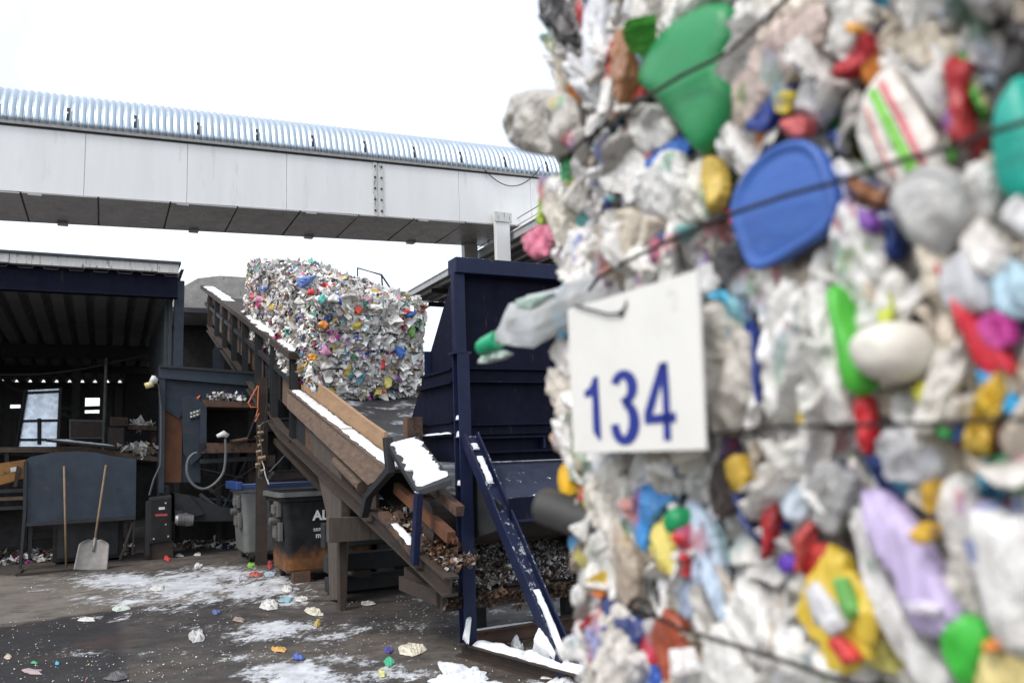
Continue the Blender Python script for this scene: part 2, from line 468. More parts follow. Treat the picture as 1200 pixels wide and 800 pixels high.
# ================================================================== THE SETTING
def steps(a, b, d):
    k = int(round((b - a) / d)); return [a + (b - a) * i / k for i in range(k + 1)]

def build_ground():
    ss = [-600, -200, -60, -20, -9] + steps(-6, 13, 0.1) + [16, 22, 30, 60, 200, 700]
    ws = [-600, -200, -60, -20, -10] + steps(-7, 5, 0.1) + [8, 14, 25, 60, 200, 700]
    # swept, trodden snow: (px, py, across px, along px, strength) seen on the yard
    spots = [(150, 680, 75, 12, 1), (215, 685, 70, 22, 1.0), (260, 672, 60, 12, .9), (300, 690, 60, 16, .95), (150, 705, 60, 8, .7), (190, 715, 45, 7, .6), (330, 735, 55, 10, 1.0),
             (345, 790, 60, 20, 1.1), (300, 745, 45, 10, .8), (410, 775, 55, 12, .6), (110, 765, 40, 7, .45), (460, 790, 60, 12, .8), (670, 780, 45, 40, 1.4),
             (245, 702, 30, 10, .7), (50, 690, 60, 5, .45), (130, 725, 50, 5, .5), (420, 735, 60, 8, .5), (560, 715, 60, 8, .5), (620, 700, 60, 6, .5), (330, 680, 40, 8, .9), (180, 765, 60, 6, .35)]
    spots += [(200, 697, 30, 6, .8), (160, 690, 25, 6, .8), (100, 700, 50, 4, .6), (340, 705, 35, 7, .7), (380, 745, 45, 7, .8), (300, 770, 60, 7, .6), (480, 735, 50, 6, .6), (230, 735, 50, 5, .35), (60, 755, 50, 4, .4), (520, 700, 40, 8, .7), (640, 720, 40, 5, .7)]
    g = []
    for px, py, a, b, k in spots:
        s, w = at_z(px, py); s1, w1 = at_z(px + a, py); s2, w2 = at_z(px, py + b)
        ax = (s1 - s, w1 - w); bx = (s2 - s, w2 - w)
        det = ax[0] * bx[1] - ax[1] * bx[0]
        g.append((s, w, ax, bx, det, k))
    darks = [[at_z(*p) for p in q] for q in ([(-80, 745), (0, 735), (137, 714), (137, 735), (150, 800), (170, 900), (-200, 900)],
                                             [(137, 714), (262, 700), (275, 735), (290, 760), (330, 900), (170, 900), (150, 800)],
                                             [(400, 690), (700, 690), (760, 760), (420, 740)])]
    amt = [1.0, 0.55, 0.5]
    def inside(s, w, P):
        c = False
        for i in range(len(P)):
            (x1, y1), (x2, y2) = P[i], P[i - 1]
            if (y1 > w) != (y2 > w) and s < (x2 - x1) * (w - y1) / (y2 - y1) + x1: c = not c
        return c
    vs = [S(s, w, 0) for s in ss for w in ws]
    nw = len(ws)
    fs = [(i * nw + j, i * nw + j + 1, (i + 1) * nw + j + 1, (i + 1) * nw + j) for i in range(len(ss) - 1) for j in range(nw - 1)]
    me = bpy.data.meshes.new('ground'); me.from_pydata(vs, [], fs)
    A = me.attributes.new('snow', 'FLOAT', 'POINT'); D = me.attributes.new('patch', 'FLOAT', 'POINT')
    U_ = me.attributes.new('dust', 'FLOAT', 'POINT')
    dust = [at_z(*p) for p in ((-200, 668), (0, 674), (140, 676), (300, 692), (255, 703), (137, 713), (0, 732), (-200, 742))]
    av, dv, uv = [], [], []
    for s in ss:
        for w in ws:
            k = 0
            for s0, w0, ax, bx, det, kk in g:
                ds, dw = s - s0, w - w0
                u = (ds * bx[1] - dw * bx[0]) / det; v = (ax[0] * dw - ax[1] * ds) / det
                q = u * u + v * v
                if q < 6: k = max(k, kk * math.exp(-q * 0.8))
            if s > 10.5 and w < -1: k = 0
            av.append(k); uv.append(1.0 if inside(s, w, dust) else 0.0)
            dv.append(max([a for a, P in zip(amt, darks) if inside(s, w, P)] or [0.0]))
    A.data.foreach_set('value', av); D.data.foreach_set('value', dv); U_.data.foreach_set('value', uv)
    me.materials.append(ground_m)
    o = bpy.data.objects.new('ground', me); link(o); o['kind'] = 'structure'
    return o
build_ground()

# ------------------------------------------------------------------ the enclosed conveyor bridge overhead
def build_bridge():
    T = thing('conveyor_bridge', 'white panelled enclosed bridge with ribbed silver barrel roof high above the yard', 'bridge', S(24, 2.4, 0))
    s0, s1 = 24.0, 27.5
    W0, W1 = -14.0, 32.0
    zb = lambda w: 10.77 + (w - 2.4) * 0.034
    zt = lambda w: 12.99 + (w - 2.4) * 0.031
    joints = [at_s(x, 230, s0)[0] for x in (-140, -20, 98, 219, 336, 443, 538, 622)] + [17.5, 21, 25]
    edges = [W0] + sorted(joints) + [W1]
    for a, b in zip(edges[:-1], edges[1:]):
        MB().prism_s([(a + .006, zb(a)), (b - .006, zb(b)), (b - .006, zt(b)), (a + .006, zt(a))], s0, s0 + .06).build('side_panel', white_panel, T, bevel=.008)
    MB().prism_s([(W0, zb(W0) + .03), (W1, zb(W1) + .03), (W1, zt(W1)), (W0, zt(W0))], s0 + .08, s1).build('inner_body', seam_m, T)
    # trim between panels and roof
    m = MB(); m.prism_s([(W0, zt(W0) + .005), (W1, zt(W1) + .005), (W1, zt(W1) + .10), (W0, zt(W0) + .10)], s0 - .10, s0 + .3)
    m.build('roof_gutter', seam_m, T)
    m = MB(); m.prism_s([(W0, zt(W0) - .05), (W1, zt(W1) - .05), (W1, zt(W1)), (W0, zt(W0))], s0 - .04, s0 - .002)
    m.build('shadow_trim', steel_dark, T)
    # soffit sheets with open seams and small cleats
    k = 0; w = W0
    MB().prism_s([(W0, zb(W0) - .06), (W1, zb(W1) - .06), (W1, zb(W1) + .08), (W0, zb(W0) + .08)], s1 + .002, s1 + .05).build('edge_angle', soffit_m, T)
    while w < W1:
        b = w + 2.25
        q = [S(s0 - .02, w + .03, zb(w)), S(s0 - .02, b - .03, zb(b)), S(s1, b - .03 + .0, zb(b)), S(s1, w + .03, zb(w))]
        dz = Vector((0, 0, -.05))
        r = rnd.uniform(-.03, .02)
        q = [p + Vector((0, 0, r * (i % 2))) for i, p in enumerate(q)]
        MB().add([p + dz for p in q] + q, [(0, 1, 2, 3), (7, 6, 5, 4), (0, 4, 5, 1), (1, 5, 6, 2), (2, 6, 7, 3), (3, 7, 4, 0)]).build('soffit_sheet', soffit_m, T)
        if k % 2 == 0:
            MB().box(s1 - .3, s1 + .08, w + .9, w + 1.25, zb(w) - .10, zb(w) - .03).build('cleat', soffit_m, T)
            MB().box(s0 - .05, s0 + .3, w + .2, w + .6, zb(w) - .10, zb(w) - .03).build('cleat', soffit_m, T)
        k += 1; w = b
    # bolted cover strip
    wj = at_s(443, 230, s0)[0]
    m = MB()
    for dx in (-.13, .13): m.box(s0 - .05, s0 - .002, wj + dx - .07, wj + dx + .07, zb(wj) - .05, zt(wj) - .06)
    m.build('joint_strip', fascia_m, T, bevel=.01)
    m = MB()
    for i in range(5):
        for dx in (-.13, .13):
            z = zb(wj) + .15 + i * .45
            MB().box(s0 - .08, s0 - .052, wj + dx - .035, wj + dx + .035, z, z + .07).build('bolt', steel_dark, T)
    # ribbed barrel roof, arch over the width; sheets are separate parts
    per = 0.228
    def roof_pt(w, a, zsh):
        ph = (w / per) % 1.0
        rib = 0.085 * abs(sin(pi * ph)) ** 0.75
        c = (s0 + s1) / 2; R = (s1 - s0) / 2 + rib; Rz = 1.64 + rib
        return S(c - R * cos(a), w, zt(w) + .1 + zsh + Rz * sin(a))
    n_rib = int((W1 - W0) / per)
    i0 = 0; sheet = 0
    while i0 < n_rib:
        cnt = 9
        wa, wb2 = W0 + i0 * per, W0 + min(i0 + cnt, n_rib) * per
        nu = 12 * cnt; NA = 20
        m = MB(); zsh = rnd.uniform(0, .015)
        m.grid(lambda u, v: roof_pt(wa + (wb2 - wa) * u, pi * v, zsh), nu, NA)
        m.build('roof_sheet', rust_galv if sheet % 9 == 60 else galv, T, smooth=True, solid=.004)
        # narrow dark slot low at the sheet joint
        ww = wb2
        sl = MB()
        a1, a2 = radians(7), radians(24)
        P = []
        for a in (a1, a2):
            c = (s0 + s1) / 2; R = (s1 - s0) / 2 + .10; Rz = 1.64 + .10
            for d in (-.05, .05):
                P.append(S(c - R * cos(a), ww + d, zt(ww) + .1 + Rz * sin(a)))
        sl.add(P, [(0, 1, 3, 2)])
        sl.build('vent_slot', steel_dark, T, solid=.02)
        i0 += cnt; sheet += 1
    # columns
    wc = at_s(586, 270, s0)[0]
    m = MB(); m.box(s0 - .28, s0 - .06, wc - .33, wc + .33, 0, zb(wc) + .35); m.build('column', white_panel, T, bevel=.02)
    m = MB(); m.box(s0 - .34, s0 - .285, wc - .40, wc + .40, zb(wc) + .0, zb(wc) + .42); m.build('column_cap', fascia_m, T, bevel=.01)
    m = MB(); m.box(s0 - .36, s0 - .01, wc - .42, wc + .36, 8.2, 8.35); m.build('column_collar', fascia_m, T, bevel=.01)
    wd = at_s(553, 295, s1 - .4)[0]; m = MB(); m.box(s1 - .4, s1 - .02, wd - .36, wd + .30, 0, zb(wd) - .06); m.build('column', soffit_m, T, bevel=.02)
    m = MB(); m.box(s0, s1 - .3, wc - .15, wc + .15, 9.0, 9.2); m.box(s0, s1 - .3, wc - .15, wc + .15, 8.3, 8.5); m.build('cross_tie', white_panel, T)
    # sagging cable
    a = at_s(568, 199, s0 - .15); b = at_s(634, 195, s0 - .15)
    pts = []
    for i in range(15):
        t = i / 14; w = a[0] + (b[0] - a[0]) * t; z = a[1] + (b[1] - a[1]) * t - 1.0 * 4 * t * (1 - t) * .8
        pts.append(S(s0 - .15, w, z))
    MB().tube(pts, .022, 6).build('hanging_cable', rubber, T)
build_bridge()

# ------------------------------------------------------------------ canopy building on the right
def build_canopy():
    T = thing('steel_canopy', 'grey flat canopy with white edge and slatted underside behind the navy hopper', 'canopy', S(12, 8, 0))
    s0, s1, w0, w1, z = 16.0, 38.0, 13.0, 30.0, 10.35
    m = MB(); m.box(s0, s1, w0 - .12, w0, z + .12, z + .42); m.box(s1, s1 + .12, w0 - .12, w1, z + .12, z + .42); m.build('fascia', surf('pale_fascia', (.30, .31, .32), (.38, .39, .40), .6, scale=1), T)
    m = MB(); m.box(s0, s1, w0, w1, z + .15, z + .30); m.build('roof_deck', canopy_m, T)
    m = MB(); m.box(s0 - .1, s1 + .16, w0 - .18, w1, z + .421, z + .47); m.build('roof_edge', white_panel, T)
    for i in range(26):
        w = w0 + .2 + i * .62
        m = MB(); m.box(s0, s1 - .05, w, w + .16, z + .02, z + .148); m.build('slat', canopy_m if i % 2 else soffit_m, T)
    for s in (17, 22, 28, 34, 37.7):
        MB().hbeam(S(s, w0 + .05, z - .12), S(s, w1, z - .12), .16, .26, .02).build('cross_beam', steel_dark, T)
    for s in (17, 27, 37.7):
        MB().hbeam(S(s, w1 - .6, 0), S(s, w1 - .6, z - .26), .2, .2, .02, up=(1, 0, 0)).build('column', steel_dark, T)
    # roof-edge rail
    m = MB()
    for i, p in enumerate(((565, 283), (575, 262))): pass
    m.tube([S(22, w0 + .2, z + 1.1), S(30, w0 + .2, z + 1.1)], .025, 6); m.tube([S(22, w0 + .2, z + .8), S(30, w0 + .2, z + .8)], .02, 6)
    for s in (22, 24.5, 27, 30): m.tube([S(s, w0 + .2, z + .4), S(s, w0 + .2, z + 1.0)], .025, 6)
    m.build('railing', seam_m, T)
build_canopy()

# ------------------------------------------------------------------ open shed on the left
def build_shed():
    T = thing('open_shed', 'dark open-fronted machine shed with stained pale roof edge and ribbed roof sheets', 'shed', S(9.6, -5, 0))
    s0, s1, w0, w1 = 9.4, 23.9, -17.0, -1.25
    zr = lambda s: 4.98 - (s - s0) * 0.040
    m = MB()
    w = w0
    i = 0
    while w < w1 - .01:
        b = min(w + 1.1, w1); MB().box(s0 - .16, s0 - .04, w + .004, b - .004, 4.90 + .008 * (i % 2), 5.055).build('fascia_board', fascia_m, T); w = b; i += 1
    MB().box(s0 - .20, s0 + .3, w0, w1 + .03, 5.058, 5.10).build('roof_edge', roof_dark, T)
    MB().hbeam(S(s0 + .05, w0, 4.715), S(s0 + .05, w1, 4.715), .2, .46, .02).build('front_beam', navy, T)
    # trapezoid roof sheet, ridges run from front to back
    per = .37
    prof = []
    w = w0
    while w < w1:
        prof += [(w, 0), (w + .19, 0), (w + .255, .13), (w + .305, .13)]; w += per
    m = MB(); vs = []
    for s in (s0, s1 + .4):
        for (w, dz) in prof: vs.append(S(s, w, zr(s) + dz - .1))
    n = len(prof)
    m.add(vs, [(i, i + 1, i + 1 + n, i + n) for i in range(n - 1)])
    m.build('roof_sheet', roofsteel, T, solid=.01)
    for s, h in ((16.8, .34), (20.3, .2)):
        MB().hbeam(S(s, w0, zr(s) - .1 - h / 2 - .003), S(s, w1, zr(s) - .1 - h / 2 - .003), .16, h, .02).build('purlin', steel_dark, T)
    for w in (-6.1, -9.6):
        MB().hbeam(S(s0 + .2, w, zr(14) - .50), S(s1 - .2, w, zr(19) - .66), .12, .22, .015).build('rafter', steel_dark, T)
    # back wall below the sheet: light comes through the ribs
    zt = zr(s1) - .103
    holes = [(at_s(100, 466, s1 + .05), at_s(118, 484, s1 + .05)), (at_s(12, 474, s1 + .05), at_s(24, 479, s1 + .05))]
    (ha, hb) = holes[0]; (hc, hd) = holes[1]
    cuts = sorted([w0 - 1, hc[0], hd[0], ha[0], hb[0], w1 + 6])
    for i in range(5):
        a, b = cuts[i], cuts[i + 1]
        if i == 1: spans = [(0, hd[1]), (hc[1], zt)]
        elif i == 3: spans = [(0, hb[1]), (ha[1], zt)]
        else: spans = [(0, zt)]
        for z0, z1 in spans:
            m = MB(); m.box(s1, s1 + .08, a, b, z0, z1)
            ww = a + .1
            while ww < b - .12:
                m.box(s1 - .04, s1 - .001, ww, ww + .1, z0, z1); ww += .3
            m.build('back_wall_sheet', cladding, T)
    for (p, q) in holes[:0]:
        m = MB(); mw = (p[0] + q[0]) / 2; mz = (p[1] + q[1]) / 2
        m.box(s1 + .02, s1 + .06, mw - .02, mw + .02, q[1], p[1]); m.box(s1 + .02, s1 + .06, p[0], q[0], mz - .02, mz + .02)
        m.build('window_bars', steel_dark, T)
    MB().box(s0 + .5, s1, w0 - .1, w0, 0, 4.2).build('end_wall', cladding, T)
    for (s, w) in ((12.5, -4.55), (17.2, -5.0), (17.2, -3.0), (23.5, -3.3), (23.5, -7.3)):
        MB().hbeam(S(s, w, 0), S(s, w, zr(s) - .42), .18, .2, .02, up=(VX, VY, 0)).build('column', steel_dark, T)
    # cladding strip hanging at the open end
    a = []
    m = MB(); s = 9.9
    while s < 15.5:
        m.box(s, s + .16, -1.36, -1.30, 3.32 + (s - 9.9) * .02, 4.58); m.box(s + .161, s + .30, -1.42, -1.36, 3.32 + (s - 9.9) * .02, 4.58); s += .30
    m.build('end_cladding', surf('grey_blue_cladding', (0.07, 0.085, 0.10), (0.045, 0.055, 0.065), 0.6, scale=3, bmp=.1), T)
    MB().hbeam(S(9.75, -1.20, 3.30), S(9.75, -1.20, 4.86), .16, .16, .015, up=(VX, VY, 0)).build('end_post', steel_blue, T, bevel=.004)
    MB().beam(S(9.8, -1.25, 3.30), S(15.5, -1.25, 3.36), .1, .06).build('bottom_rail', rust, T)
build_shed()

# ------------------------------------------------------------------ housing at the conveyor head
def build_head_house():
    T = thing('conveyor_house', 'dark housing under a rough concrete slab at the top end of the belt conveyor', 'building', S(19, 0, 0))
    s = 18.0
    L = [(at_s(x, y, s)) for x, y in ((204, 346), (214, 336), (232, 326), (258, 323), (290, 325), (300, 350), (300, 362), (204, 362))]
    MB().prism_s(L, s, s + 3.2).build('roof_slab', concrete, T)
    # broken lumps on the slab top
    m = MB()
    for i in range(18):
        w, z = at_s(rnd.uniform(225, 292), 324.5 + rnd.uniform(-1, 3), s)
        r = rnd.uniform(.03, .10)
        c = S(s + rnd.uniform(.05, .5), w, z)
        vs = [c + Vector((rnd.uniform(-r, r), rnd.uniform(-r, r), rnd.uniform(-r, r) * .6)) for _ in range(6)]
        MB().add(vs, [(0, 1, 2), (0, 2, 3), (0, 3, 4), (1, 2, 5), (2, 3, 5), (3, 4, 5), (4, 1, 5), (0, 4, 1)]).build('rubble_lump', concrete, T)
    zc = at_s(250, 363, s)[1]
    wa, wb = at_s(204, 360, s)[0] - .3, at_s(300, 360, s)[0] + .9
    MB().box(s + 2.9, s + 3.1, wa - .8, wb, 0, zc).build('back_wall', black, T)  # black backdrop added to block the sky behind the belt head
    MB().box(s + .5, s + 2.88, wb, wb + .1, 0, zc).build('side_wall', cladding, T)
    MB().hbeam(S(s + .1, wa + 1.5, 0), S(s + .1, wa + 1.5, zc), .2, .2, .02, up=(VX, VY, 0)).build('column', steel_dark, T)
    MB().box(s - .1, s - .01, -2.6, 2.9, zc - .12, zc + .02).build('edge_beam', roof_dark, T)
    # plant hall wall below the conveyor, coloured black for the shade there
    W = thing('plant_wall', 'black steel wall closing off the shaded space under the inclined conveyor', 'wall', S(12.3, 1, 0))
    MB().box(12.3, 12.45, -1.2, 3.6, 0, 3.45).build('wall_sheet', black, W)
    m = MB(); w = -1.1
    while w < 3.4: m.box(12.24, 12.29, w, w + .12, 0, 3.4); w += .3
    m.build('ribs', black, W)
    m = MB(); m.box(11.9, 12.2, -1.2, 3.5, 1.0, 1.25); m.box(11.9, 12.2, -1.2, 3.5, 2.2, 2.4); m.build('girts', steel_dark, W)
build_head_house()

# thin handrail seen beyond the bales
def build_handrail():
    s = 21.5
    T = thing('handrail', 'thin dark bent handrail on a platform beyond the row of bales', 'railing', S(s, 5, 0))
    P = [at_s(x, y, s) for x, y in ((419, 345), (419, 314), (447, 322), (449, 345))]
    MB().tube([S(s, *p) for p in P], .035, 6).build('rail', steel_blue, T)
    a = at_s(447, 322, s); b = at_s(457, 337, s)
    MB().tube([S(s, *a), S(s, *b)], .035, 6).build('return_rail', steel_blue, T)
    z = at_s(419, 350, s)[1]
    MB().box(s - .5, s + .5, a[0] - 2.2, b[0] + .4, z - .15, z).build('platform', steel_dark, T)
    MB().hbeam(S(s, a[0], 0), S(s, a[0], z - .16), .15, .15, .02, up=(VX, VY, 0)).build('leg', steel_dark, T)
build_handrail()

# ================================================================== helpers for irregular pieces
def snow_sheet(P, parent, t=.03, name='snow', seed=0, nu=24, nv=6, shrink=.0):
    """uneven snow lying on the four-sided surface P (world points a,b,c,d: a-b long edge, d-c the other)"""
    a, b, c, d = [Vector(p) for p in P]
    nrm = (b - a).cross(d - a).normalized()
    if nrm.z < 0: nrm = -nrm
    def fn(u, v):
        e = 1 - (2 * u - 1) ** 8; e *= 1 - (2 * v - 1) ** 4
        uu, vv = u, v
        nz = noise.noise(Vector((u * 9 + seed, v * 3, seed * 1.7)))
        vv = .5 + (v - .5) * (1 - .34 * (nz + .5) - .16 * noise.noise(Vector((u * 31 + seed, v * 5, 3))) - shrink)
        p = a.lerp(b, uu).lerp(d.lerp(c, uu), vv)
        h = t * max(0, e) ** .5 * (1 + .7 * noise.noise(p * 6 + Vector((seed, 0, 0))) + .3 * noise.noise(p * 22))
        return p + nrm * (h - .003)
    return MB().grid(fn, nu, nv).build(name, snow, parent, smooth=True)

def ring_patch(pts, fn, bulge, amp, seed, rings=9, stretch=(1, 1), back=0.03, fold=55, pw=2.2, rim=0.0):
    """domed, creased sheet inside the closed outline pts (2D, metres); fn(a, b, h) gives the world point, h = height above the base plane"""
    n = len(pts)
    cx = sum(p[0] for p in pts) / n; cy = sum(p[1] for p in pts) / n
    vs, fs = [], []
    so = Vector((seed * 3.17 % 71, seed * 1.93 % 53, seed * .77 % 31))
    rr = random.Random(int(seed * 1000) % 99991)
    waves = []
    for i in range(5):
        an = rr.gauss(0, .5 if stretch[1] < .8 else 1.5); f = fold * rr.choice((.22, .35, .5, .8))
        waves.append((cos(an) * f, sin(an) * f, rr.random(), rr.uniform(.5, 1) * (.5 if f > fold * .6 else 1)))
    def crease(x, y):
        # straight creases in a few directions, like crumpled sheet, plus a little softness
        h = 0
        for fx, fy, ph, a in waves:
            t = (x * fx + y * fy + ph) % 1.0
            h += a * (abs(t - .5) * 4 - 1) * .42
        q = Vector((x * fold * stretch[0], y * fold * stretch[1], 0)) + so
        return h + (.4 - 2 * abs(noise.noise(q))) * .5
    vs.append(fn(cx, cy, bulge + amp * crease(cx, cy)))
    for r in range(1, rings + 1):
        t = r / rings
        k = (1 - t ** (pw * 1.5)) ** .5 if t < 1 else 0
        for x, y in pts:
            X, Y = cx + (x - cx) * t, cy + (y - cy) * t
            h = bulge * k + amp * crease(X, Y) * (1 - t ** 6 * .6)
            if rim and t > .86: h += rim
            vs.append(fn(X, Y, h))
    for x, y in pts: vs.append(fn(cx + (x - cx) * .93, cy + (y - cy) * .93, -back))
    fs += [(0, 1 + i, 1 + (i + 1) % n) for i in range(n)]
    for r in range(rings):
        a, b = 1 + r * n, 1 + (r + 1) * n
        fs += [(a + i, b + i, b + (i + 1) % n, a + (i + 1) % n) for i in range(n)]
    return vs, fs

def smooth_outline(P, n=40, closed=True):
    """Catmull-Rom through the points, resampled"""
    m = len(P); out = []
    per = max(2, n // m)
    for i in range(m):
        p0, p1, p2, p3 = P[i - 1], P[i], P[(i + 1) % m], P[(i + 2) % m]
        for j in range(per):
            t = j / per
            out.append(tuple(.5 * ((2 * p1[k]) + (-p0[k] + p2[k]) * t + (2 * p0[k] - 5 * p1[k] + 4 * p2[k] - p3[k]) * t * t + (-p0[k] + 3 * p1[k] - 3 * p2[k] + p3[k]) * t ** 3) for k in (0, 1)))
    return out

def flakes(count, place, size, cols, seed, bend=.5, flat=.6):
    """many small bent scraps as one mesh with colours"""
    r = random.Random(seed); m = MB()
    for _ in range(count):
        c = place(r)
        if c is None: continue
        if isinstance(c, tuple): c, nrm = c
        else: nrm = Vector((0, 0, 1))
        L = size * r.uniform(.4, 1.5); Wd = L * r.uniform(.25, .9)
        nn = (nrm + Vector((r.uniform(-1, 1), r.uniform(-1, 1), r.uniform(-1, 1))) * (1 - flat)).normalized()
        x = nn.orthogonal().normalized(); x = Matrix.Rotation(r.uniform(0, 6.28), 3, nn) @ x; y = nn.cross(x)
        k1, k2 = r.uniform(-1, 1) * bend * L, r.uniform(-1, 1) * bend * L * .5
        vs = []
        j = [r.uniform(.6, 1) for _ in range(9)]
        for i in range(3):
            for q in range(3):
                u, v = i - 1, q - 1
                vs.append(c + x * (u * L / 2 * j[i * 3 + q]) + y * (v * Wd / 2 * j[q * 3 + i]) + nn * (k1 * u * u + k2 * u * v + r.uniform(-.07, .07) * L))
        m.add(vs, [(0, 1, 4, 3), (1, 2, 5, 4), (3, 4, 7, 6), (4, 5, 8, 7)], r.choice(cols) if not callable(cols) else cols(r))
    return m

WHITES = [(.76, .75, .72), (.80, .79, .76), (.70, .69, .66), (.56, .53, .48), (.68, .67, .64), (.72, .73, .74), (.46, .44, .41), (.78, .77, .75)]
ACCENT = [(.55, .03, .03), (.03, .09, .42), (.60, .36, .03), (.03, .30, .08), (.62, .16, .03), (.08, .38, .55), (.42, .05, .28), (.02, .03, .10), (.60, .50, .12), (.30, .14, .40), (.10, .42, .36), (.62, .30, .38)]
GREYS = [(.22, .21, .20), (.12, .12, .12), (.30, .28, .25), (.05, .05, .05), (.34, .29, .24)]
def waste_col(r):
    q = r.random()
    c = r.choice(WHITES) if q < .66 else (r.choice(GREYS) if q < .80 else r.choice(ACCENT))
    k = r.uniform(.8, 1.1)
    return tuple(min(.8, a * k) for a in c)

# ================================================================== INCLINED CONVEYOR
belt_z = lambda s: 1.03 + .29 * s
CW = 1.55
def build_conveyor():
    T = thing('belt_conveyor', 'long inclined belt conveyor with rusty frame and snowy planks under the bales', 'conveyor', S(0, .8, 0))
    # belt
    def bf(u, v):
        s = .78 + 16.8 * u; w = .12 + (CW - .24) * v
        return S(s, w, belt_z(s) - .05 * sin(pi * v))
    MB().grid(bf, 60, 8).build('belt', belt_m, T, smooth=True, solid=.02)
    def bf2(u, v):
        s = .78 + 16.8 * u; w = .15 + (CW - .3) * v
        return S(s, w, belt_z(s) - .45)
    MB().grid(bf2, 40, 2).build('return_belt', rubber, T, solid=.02)
    for s in (.76, 17.6):
        m = MB(); m.tube([S(s, .1, belt_z(s) - .23), S(s, CW - .1, belt_z(s) - .23)], .2, 20); m.build('drum', rust_dark, T)
    top = lambda s: 3.04 + (s - 5.55) * (6.32 - 3.04) / (17.3 - 5.55)
    bot = lambda s: (.56 + .212 * s) if s < 6.5 else 1.94 + (s - 6.5) * .312
    for side, w in ((-1, 0.0), (1, CW)):
        wi = w + .02 if side < 0 else w - .02
        # capped top rail
        a, b = 5.42, 17.35
        mid = 10.6
        for p, q in ((a, mid - .01), (mid + .01, b)):
            MB().beam(S(p, w + .07 * -side, top(p)), S(q, w + .07 * -side, top(q)), .36, .10).build('top_rail', rust_dark, T, bevel=.008)
        # uprights between top rail and bottom girder
        s = 5.62
        while s < 17.2:
            m = MB(); m.hbeam(S(s, w, bot(s) + .08), S(s, w, top(s) - .06), .10, .15, .02, up=(VX, VY, 0)); m.build('upright', steel_dark if int(s) % 3 else rust_dark, T)
            s += 1.48
        # inner skirt sheets, each its own
        s = 5.7; i = 0
        while s < 17.0:
            e = min(s + 1.40 + .2 * (i % 2), 17.2)
            dz = .12 * noise.noise(Vector((s, 3, 1)))
            MB().prism_w([(s, belt_z(s) - .62 + dz), (e, belt_z(e) - .62 + dz * .5), (e, belt_z(e) + .10), (s, belt_z(s) + .10)], wi + .10, wi + .13).build('skirt_sheet', [panel_rust, steel_dark, rust, panel_rust, wood_old][i % 5], T)
            s = e + .05; i += 1
        # bottom girder
        for p, q in ((-.02, 6.5), (6.5, 16.2)):
            MB().hbeam(S(p, w, bot(p) + .06), S(q, w, bot(q) + .06), .12, .15, .018).build('bottom_girder', rust_dark, T)
        # mid angle
        MB().beam(S(5.6, w, top(5.6) - .42), S(17, w, top(17) - .42), .06, .07).build('mid_rail', steel_dark, T)
    # idlers and hangers underneath
    s = .9
    while s < 17:
        MB().tube([S(s, .08, belt_z(s) - .12), S(s, CW - .08, belt_z(s) - .12)], .06, 10).build('idler', rust, T); s += 1.1
    for s in (2.5, 4.5, 7, 9.5, 12, 14.5):
        MB().beam(S(s, 0, bot(s)), S(s, CW, bot(s)), .12, .12).build('cross_member', steel_dark, T)
    # lower section: outer weathered side board with a snowy ledge, inner tan board
    ob = [(5.52, 2.29), (1.74, 1.33), (1.10, 1.43), (1.13, 1.47), (5.52, 2.545)]
    MB().prism_w(ob, -.11, -.05).build('outer_board', surf('warm_side_board', (0.21, 0.14, 0.10), (0.09, 0.065, 0.05), .9, scale=4, wear=(.26, .19, .14), wear_amt=.6, bmp=.5, stretch=(1.2, 1.2, 6)), T, bevel=.006)
    l1 = lambda s: 1.47 + (s - 1.13) * (2.545 - 1.47) / (5.52 - 1.13)
    MB().add([S(5.5, -.11, l1(5.5) + .004), S(1.15, -.11, l1(1.15) + .004), S(1.15, .09, l1(1.15) + .004), S(5.5, .09, l1(5.5) + .004)] + [S(5.5, -.11, l1(5.5) - .03), S(1.15, -.11, l1(1.15) - .03), S(1.15, .09, l1(1.15) - .03), S(5.5, .09, l1(5.5) - .03)],
             [(0, 1, 2, 3), (7, 6, 5, 4), (0, 4, 5, 1), (1, 5, 6, 2), (2, 6, 7, 3), (3, 7, 4, 0)]).build('ledge', wood_old, T)
    ib = [(6.1, 2.48), (1.80, 1.47), (1.86, 1.83), (2.5, 1.99), (4.1, 2.43), (6.1, 2.92)]
    MB().prism_w(ib, .09, .13).build('inner_board', wood_new, T, bevel=.006)
    MB().prism_w([(s, z - .02) for s, z in ib], CW - .10, CW - .05).build('inner_board', wood_old, T)
    for p, q in ((5.4, 4.4), (4.35, 2.9), (2.85, 1.22)):
        snow_sheet([S(p, -.09, l1(p) + .01), S(q, -.09, l1(q) + .01), S(q, .07, l1(q) + .01), S(p, .07, l1(p) + .01)], T, .022, seed=p, nu=30, nv=5)
    # boards showing between outer board and girder
    for i, s in enumerate((1.9, 2.7, 3.5, 4.3, 5.0)):
        MB().prism_w([(s, bot(s) + .12), (s + .7, bot(s + .7) + .12), (s + .7, l1(s + .7) - .25), (s, l1(s) - .25)], .02, .05).build('skirt_sheet', [rust_dark, steel_dark, panel_rust, rust, steel_dark][i], T)
    MB().tube([S(2.2, -.03, 1.30), S(3.2, -.03, 1.56)], .055, 10).build('pipe', wood_old, T)
    # snow on the top rail
    for p, q, sd in ((16.9, 12.9, 2), (9.9, 6.9, 5), (6.6, 5.5, 9)):
        snow_sheet([S(p, -.09, top(p) + .055), S(q, -.09, top(q) + .055), S(q, .23, top(q) + .055), S(p, .23, top(p) + .055)], T, .035, seed=sd, nu=30, nv=6)
    # end of upper section: stub post
    MB().box(5.32, 5.48, .10, .3, 2.3, 3.0).build('stub_post', rust, T, bevel=.006)
    MB().box(1.05, 1.16, .05, .2, 1.45, 1.93).build('stub_post', rust, T, bevel=.006)
